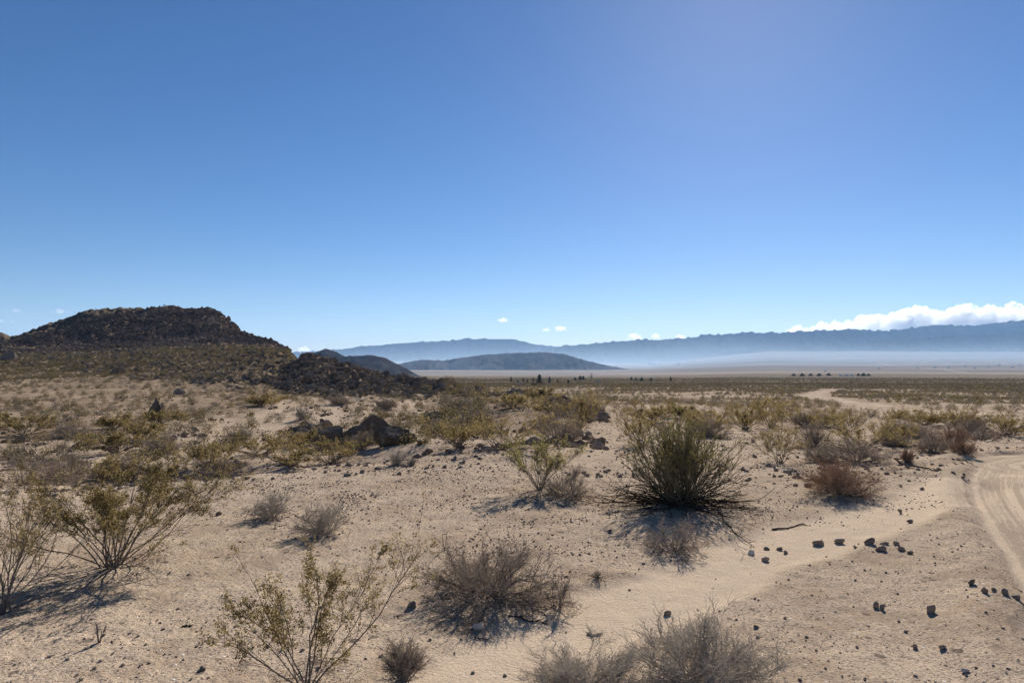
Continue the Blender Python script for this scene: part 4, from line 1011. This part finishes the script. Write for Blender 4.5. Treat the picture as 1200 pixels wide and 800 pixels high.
# loose stones over the left slope, dark patches of gravel, and fine pebbles
def pebbles(name, lab, n, r0, r1, a0, a1, smin, smax, mt, dens_fn, seed, sub=1, logr=True):
    r = np.random.default_rng(seed); x, y = scatter_pts(n, r0, r1, R(a0), R(a1), r, 0 if logr else 1)
    z, *m = H(x, y, full=True); k = r.random(n) < dens_fn(x, y, z, m); x, y, z = x[k], y[k], z[k]
    te = [rock_geo(seed + i, sub, 6, .6) for i in range(6)]
    s = smin * (smax / smin) ** (r.random(len(x)) ** 2.2)
    V, f, t = instance_np(te, r.integers(0, 6, len(x)), x, y, z, s, r.random(len(x)) * 6.28)
    tag(obj(name, mesh_np(name, V, f, M[mt], attrs={'tint': t})), lab, 'gravel', kind='stuff')
def dfn(x, y, z, m):
    road, off, path, hill, top, dark, outc, grav = m
    cl = np.clip(.45 + .75 * fbm(x * .6, y * .6, 3), .04, 1)
    return np.clip((cl * .45 + grav * .9 * np.clip(.5 + fbm(x * 1.1, y * 1.1, 2), .1, 1)) * (1 - path * .85) * (1 - road * .97), 0, 1)
pebbles('gravel', 'dark gravel strewn over the pale sand', 22000, 3.2, 60, -46, 46, .005, .022, 'darkstone', dfn, 1000)
pebbles('gravel', 'brown gravel strewn over the pale sand', 36000, 3.2, 60, -46, 46, .004, .02, 'stone', dfn, 1100)
pebbles('gravel', 'tiny white gravel chips on the sand', 4500, 3.2, 30, -46, 46, .004, .012, 'palestone', dfn, 1200)
pebbles('gravel', 'scattered loose stones on the slope below the hill', 16000, 18, 260, -46, 8, .05, .30, 'slope_rock', lambda x, y, z, m: np.clip(.25 + .7 * fbm(x * .08, y * .08, 3), .05, 1), 1300)

for _nm, _n, _m, _sd in (('band of dark gravel along the low rim', 30000, 'darkstone', 1400), ('band of grey-brown gravel along the low rim', 45000, 'stone', 1450)):
    pebbles('gravel', _nm, _n, 7, 24, -36, 34, .007, .024, _m, lambda x, y, z, m: np.clip(m[7] * np.clip(.4 + 1.0 * fbm(x * 1.1, y * 1.1, 4), .05, 1), 0, 1), _sd)
pebbles('gravel', 'stones dotted over the sandy flat beyond the bushes', 26000, 12, 130, -46, 46, .018, .085, 'stone', lambda x, y, z, m: np.clip(.3 + .8 * fbm(x * .25, y * .25, 3), .03, 1) * (1 - m[0]) * (1 - m[2]), 1500)
pebbles('gravel', 'dark stones dotted over the sandy flat beyond the bushes', 20000, 12, 130, -46, 46, .018, .07, 'darkstone', lambda x, y, z, m: np.clip(.3 + .8 * fbm(x * .3 + 7, y * .3, 3), .03, 1) * (1 - m[0]) * (1 - m[2]), 1600)

# sticks and roots lying on the sand; one strip is modelled shade
def stick(label, pts_px, rad, m='darkbark', name='fallen_branch_or_shade', twigs=6, seed=0):
    r = np.random.default_rng(seed); P3 = np.array([hit(*p) for p in pts_px]); P3[:, 2] += rad * .7
    root = P3[0].copy(); P3 = P3 - root
    L = []
    t = np.linspace(0, len(P3) - 1, 9); i = np.minimum(t.astype(int), len(P3) - 2); fr = (t - i)[:, None]
    line = P3[i] * (1 - fr) + P3[i + 1] * fr; line[1:-1] += r.normal(size=(7, 3)) * rad * np.array([1.5, 1.5, .4])
    parts = [tubes(line[None], rad, rad * .35, 5)]
    if twigs:
        q, d, par, tt = spawn(r, line[None], twigs, .15, 1, .7); d[:, 2] = np.abs(d[:, 2]) * .3
        parts.append(tubes(grow(r, q, d, r.uniform(.05, .16, twigs), 3, .3, 0), rad * .4, rad * .2, 3))
    V, f = join(parts); o = obj(name, mesh_np(name, V, f, M[m])); o.location = root
    tag(o, label, 'branch')
stick('long dark fallen branch on sand right of the biggest bush', [(905, 621), (922, 620), (940, 614)], .012, seed=1)
stick('thin dark twig below the fallen branch by the path', [(842, 600), (862, 625), (884, 642)], .009, seed=2, twigs=4)
stick('short pale stick lying on the path above the low fuzzy shrub', [(688, 743), (697, 745), (706, 742)], .009, 'bark', seed=3, twigs=0)
stick('short dark twig in front of the pale slab stone', [(556, 747), (564, 749), (572, 750)], .006, seed=4, twigs=1)
stick('dark stick lying on the sand left of the sparse creosote', [(214, 734), (221, 734), (227, 732)], .007, seed=5, twigs=1)
stick('dark broken branch in front of the wide flat dead shrub', [(596, 722), (615, 727), (645, 733)], .009, seed=6, twigs=7)
stick('long dark strip standing in for wash-edge shade before the grey dome shrub', [(1048, 538), (1062, 546), (1080, 548), (1104, 552)], .022, seed=7, twigs=9)  # twiggy dark tube modelled in place of a small wash edge's shade line
stick('dark twig debris on sand near the dirt road bend', [(1116, 538), (1130, 540), (1146, 548)], .016, seed=8, twigs=5)

# dead twigs and leaf litter lying under and around the nearer bushes
def litter():
    r = np.random.default_rng(55); C0 = []; 
    for px_, py_, w_, n_ in [(131, 664, 150, 520), (2, 720, 150, 300), (357, 800, 120, 220), (797, 596, 190, 1100), (570, 702, 150, 750), (645, 580, 110, 420), (655, 712, 60, 160), (791, 648, 80, 260), (983, 580, 80, 260), (818, 800, 170, 450), (683, 800, 130, 300), (317, 607, 50, 70), (381, 624, 60, 90), (914, 543, 60, 90)] + [(m[2], m[3], m[4] * 1.1, int(m[4] * 2.2)) for m in MID if m[3] > 505]:
        x0, y0, _ = hit(px_, min(py_, 800)); rd = w_ * y0 / F * .5
        a = r.random(n_) * 6.283; q = rd * r.random(n_) ** .6; C0.append(np.stack([x0 + np.cos(a) * q, y0 + np.sin(a) * q, np.full(n_, max(y0 / 9, .8))], 1))
    C0 = np.concatenate(C0); z0 = H(C0[:, 0], C0[:, 1]); k = C0[:, 2]
    P0 = np.stack([C0[:, 0], C0[:, 1], z0 + .006 * k], 1); a = r.random(len(P0)) * 6.283
    D = np.stack([np.cos(a), np.sin(a), r.normal(size=len(a)) * .08], 1)
    V, f = tubes(grow(r, P0, D, r.uniform(.02, .10, len(a)) * k, 2, .4, 0), .0022 * k, .0012 * k, 3)
    tag(obj('litter', mesh_np('litter', V, f, M['darklitter'], attrs={'tint': np.repeat(r.random(len(a)), 9) * .6})), 'dead twigs and leaf litter lying under the bushes', 'plant litter', kind='stuff')
litter()

# ------------------------------------------------------------------ far settlement: trees and low houses
def tree(label, px, py, w, h, seed, conif=True, m='conifer'):
    x, y, z = hit(px, py, 200); W, Hh = w * y / F, h * y / F; r = np.random.default_rng(seed)
    root = empty('pine_tree' if conif else 'bare_tree', (x, y, z)); tag(root, label, 'tree', 'trees of the far settlement')
    line = np.array([[[0, 0, -.2], [0, .05, Hh * .3], [0.05, 0, Hh * .6], [0, 0, Hh * .95]]]); line[..., 0] += r.normal(size=(1, 4)) * .05
    q, d, par, t = spawn(r, line, 14, .25, .95, 1.2); br = grow(r, q, d, W * .45 * (1.15 - t), 3, .3, .2)
    obj('trunk', mesh_np('trunk', *join([tubes(line, W * .06, W * .015, 6), tubes(br, W * .02, W * .008, 3)]), M['trunk']), root)
    n = 420 if conif else 160; a = r.random(n) * 6.28; u = r.random(n)
    prof = (1 - u * .8) if conif else np.sin(u * 3.0 + .1)
    rad = W * .5 * prof * np.sqrt(r.random(n)) * (1 + .35 * np.sin(a * 3 + u * 9 + seed))
    c = np.stack([np.cos(a) * rad, np.sin(a) * rad, Hh * (.10 + .9 * u) if conif else Hh * (.35 + .6 * u)], 1)
    obj('crown', mesh_np('crown', *leaves(r, c, W * (.16 if conif else .09), up=.6, aspect=.7), M[m]), root)
TR = [(599, 448, 3.5, 6.5, 'dark pine standing alone at the near end of the far tree line'), (607, 449, 2.5, 4, 'smallest tree just right of the first far pine'), (613, 448.5, 3, 6, 'slim dark tree third in the far tree line'), (618, 449, 3, 5, 'low dark tree fourth in the far tree line'),
 (625, 448.5, 3.5, 6, 'dark tree touching the red-roofed house'), (632, 450, 9, 11, 'tallest and broadest dark tree of the far settlement'), (644, 449.5, 5, 8, 'second broadest dark tree, right of the tallest one'), (653, 449, 3, 5, 'small tree between the broad pair and the dark block of trees'),
 (666, 449, 4, 4, 'low round tree in the gap of the far tree line'), (674, 446, 4, 4, 'small dark tree left of the dark block'), (680, 445.5, 6, 5, 'dark squat tree, left half of the block'), (683.5, 445.5, 5, 5, 'dark squat tree, right half of the block'),
 (740, 446, 4, 4.5, 'first dark tree of the right-hand far group'), (745, 446, 3.5, 4, 'second dark tree of the right-hand far group'), (752, 446.5, 5, 4.5, 'broadest dark tree of the right-hand far group'), (763, 447, 4, 4.5, 'dark tree just past the right-hand far group'), (786, 447, 3.5, 5.5, 'lone slim dark tree right of all the others')]
for i, (a, b, c, d, l) in enumerate(TR): tree(l, a, b, c, d, 900 + i)
tree('tall pale leafless tree beside the dark block of trees', 693, 446, 7, 9, 940, False, 'scrubgrey')
def house(label, px, py, w, h, wall, roof, seed, cat='house', name='house'):
    x, y, z = hit(px, py, 200); W, Hh = w * y / F, h * y / F; D = min(W * .6, 12); wh = Hh * .8
    root = empty(name, (x, y, z)); tag(root, label, cat); hw, hd = W / 2, D / 2
    obj('wall', boxmesh('wall', (-hw, -hd, -.5), (hw, hd, wh), M[wall]), root)
    e = .4; v = [(-hw - e, -hd - e, wh + .01), (hw + e, -hd - e, wh + .01), (hw + e, hd + e, wh + .01), (-hw - e, hd + e, wh + .01), (-hw - e, 0, Hh), (hw + e, 0, Hh)]
    me = bpy.data.meshes.new('roof'); me.from_pydata(v, [], [(0, 1, 5, 4), (3, 4, 5, 2), (0, 4, 3), (1, 2, 5), (0, 3, 2, 1)]); me.materials.append(M[roof]); obj('roof', me, root)
    nwin = max(2, int(W / 4))
    for k in range(nwin):
        cx = -hw + W * (k + .5) / nwin; obj('window', boxmesh('window', (cx - .6, -hd - .05, wh * .35), (cx + .6, -hd + .02, wh * .75), M['window']), root)
house('low grey house at the left end of the far tree line', 609, 450.5, 10, 2.6, 'whitewall', 'roofgrey', 1)
house('low red-roofed house before the tallest far tree', 626, 451.5, 7, 2.8, 'trunk', 'roofred', 2)
house('pale low house right of the leafless far tree', 702, 447.5, 6, 2, 'whitewall', 'roofgrey', 3)
for i, (a, b, c, d, l) in enumerate([(985, 440.2, 4, 2.2, 'white house left of a pair on the far right plain'), (992, 440.4, 4.5, 2.4, 'white house in the middle of the far right row'), (998, 440.4, 3.5, 2.2, 'white house at the end of the far right row'), (967, 435.5, 2.2, 2.2, 'single white cabin beyond the far dark grove')]):
    house(l, a, b, c, d, 'whitewall', 'whitewall', 10 + i)
for i, (a, b, c, d) in enumerate([(930, 440.5, 6, 2.6), (940, 440.6, 7, 3), (950, 440.4, 6, 2.6), (960, 440.6, 7, 2.8), (971, 440.2, 6, 3), (1006, 440.4, 5, 2.8), (1012, 440.6, 7, 3.4), (1018, 440.6, 5, 2.6)]):
    tree('dark tree, one of a row alike around the far white houses', a, b, c, d, 960 + i)
for i, (a, b, c, d, l) in enumerate([(764, 427.4, 9, 1.8, 'long white shed low under the far mountains, left'), (773, 427.2, 5, 2, 'white shed joining the right end of the long one'), (795.5, 427, 4, 2, 'single white shed right of the long sheds')]):
    house(l, a, b, c, d, 'whitewall', 'whitewall', 20 + i, 'shed', 'shed')

for i, (a, b) in enumerate([(1096, 430.5), (1112, 431), (1131, 429.5), (1142, 431.5), (1158, 430), (1171, 428.5), (1186, 430.5), (1195, 428), (1075, 431.5), (1030, 432)]):
    house('tiny pale house, one of several alike scattered at the foot of the far mountains', a, b, 2.6, 1.5, 'whitewall', 'whitewall', 60 + i)
for o in list(sc.objects):
    if o.get('label', '').startswith('tiny pale house'): o['group'] = 'tiny pale houses at the mountain foot'
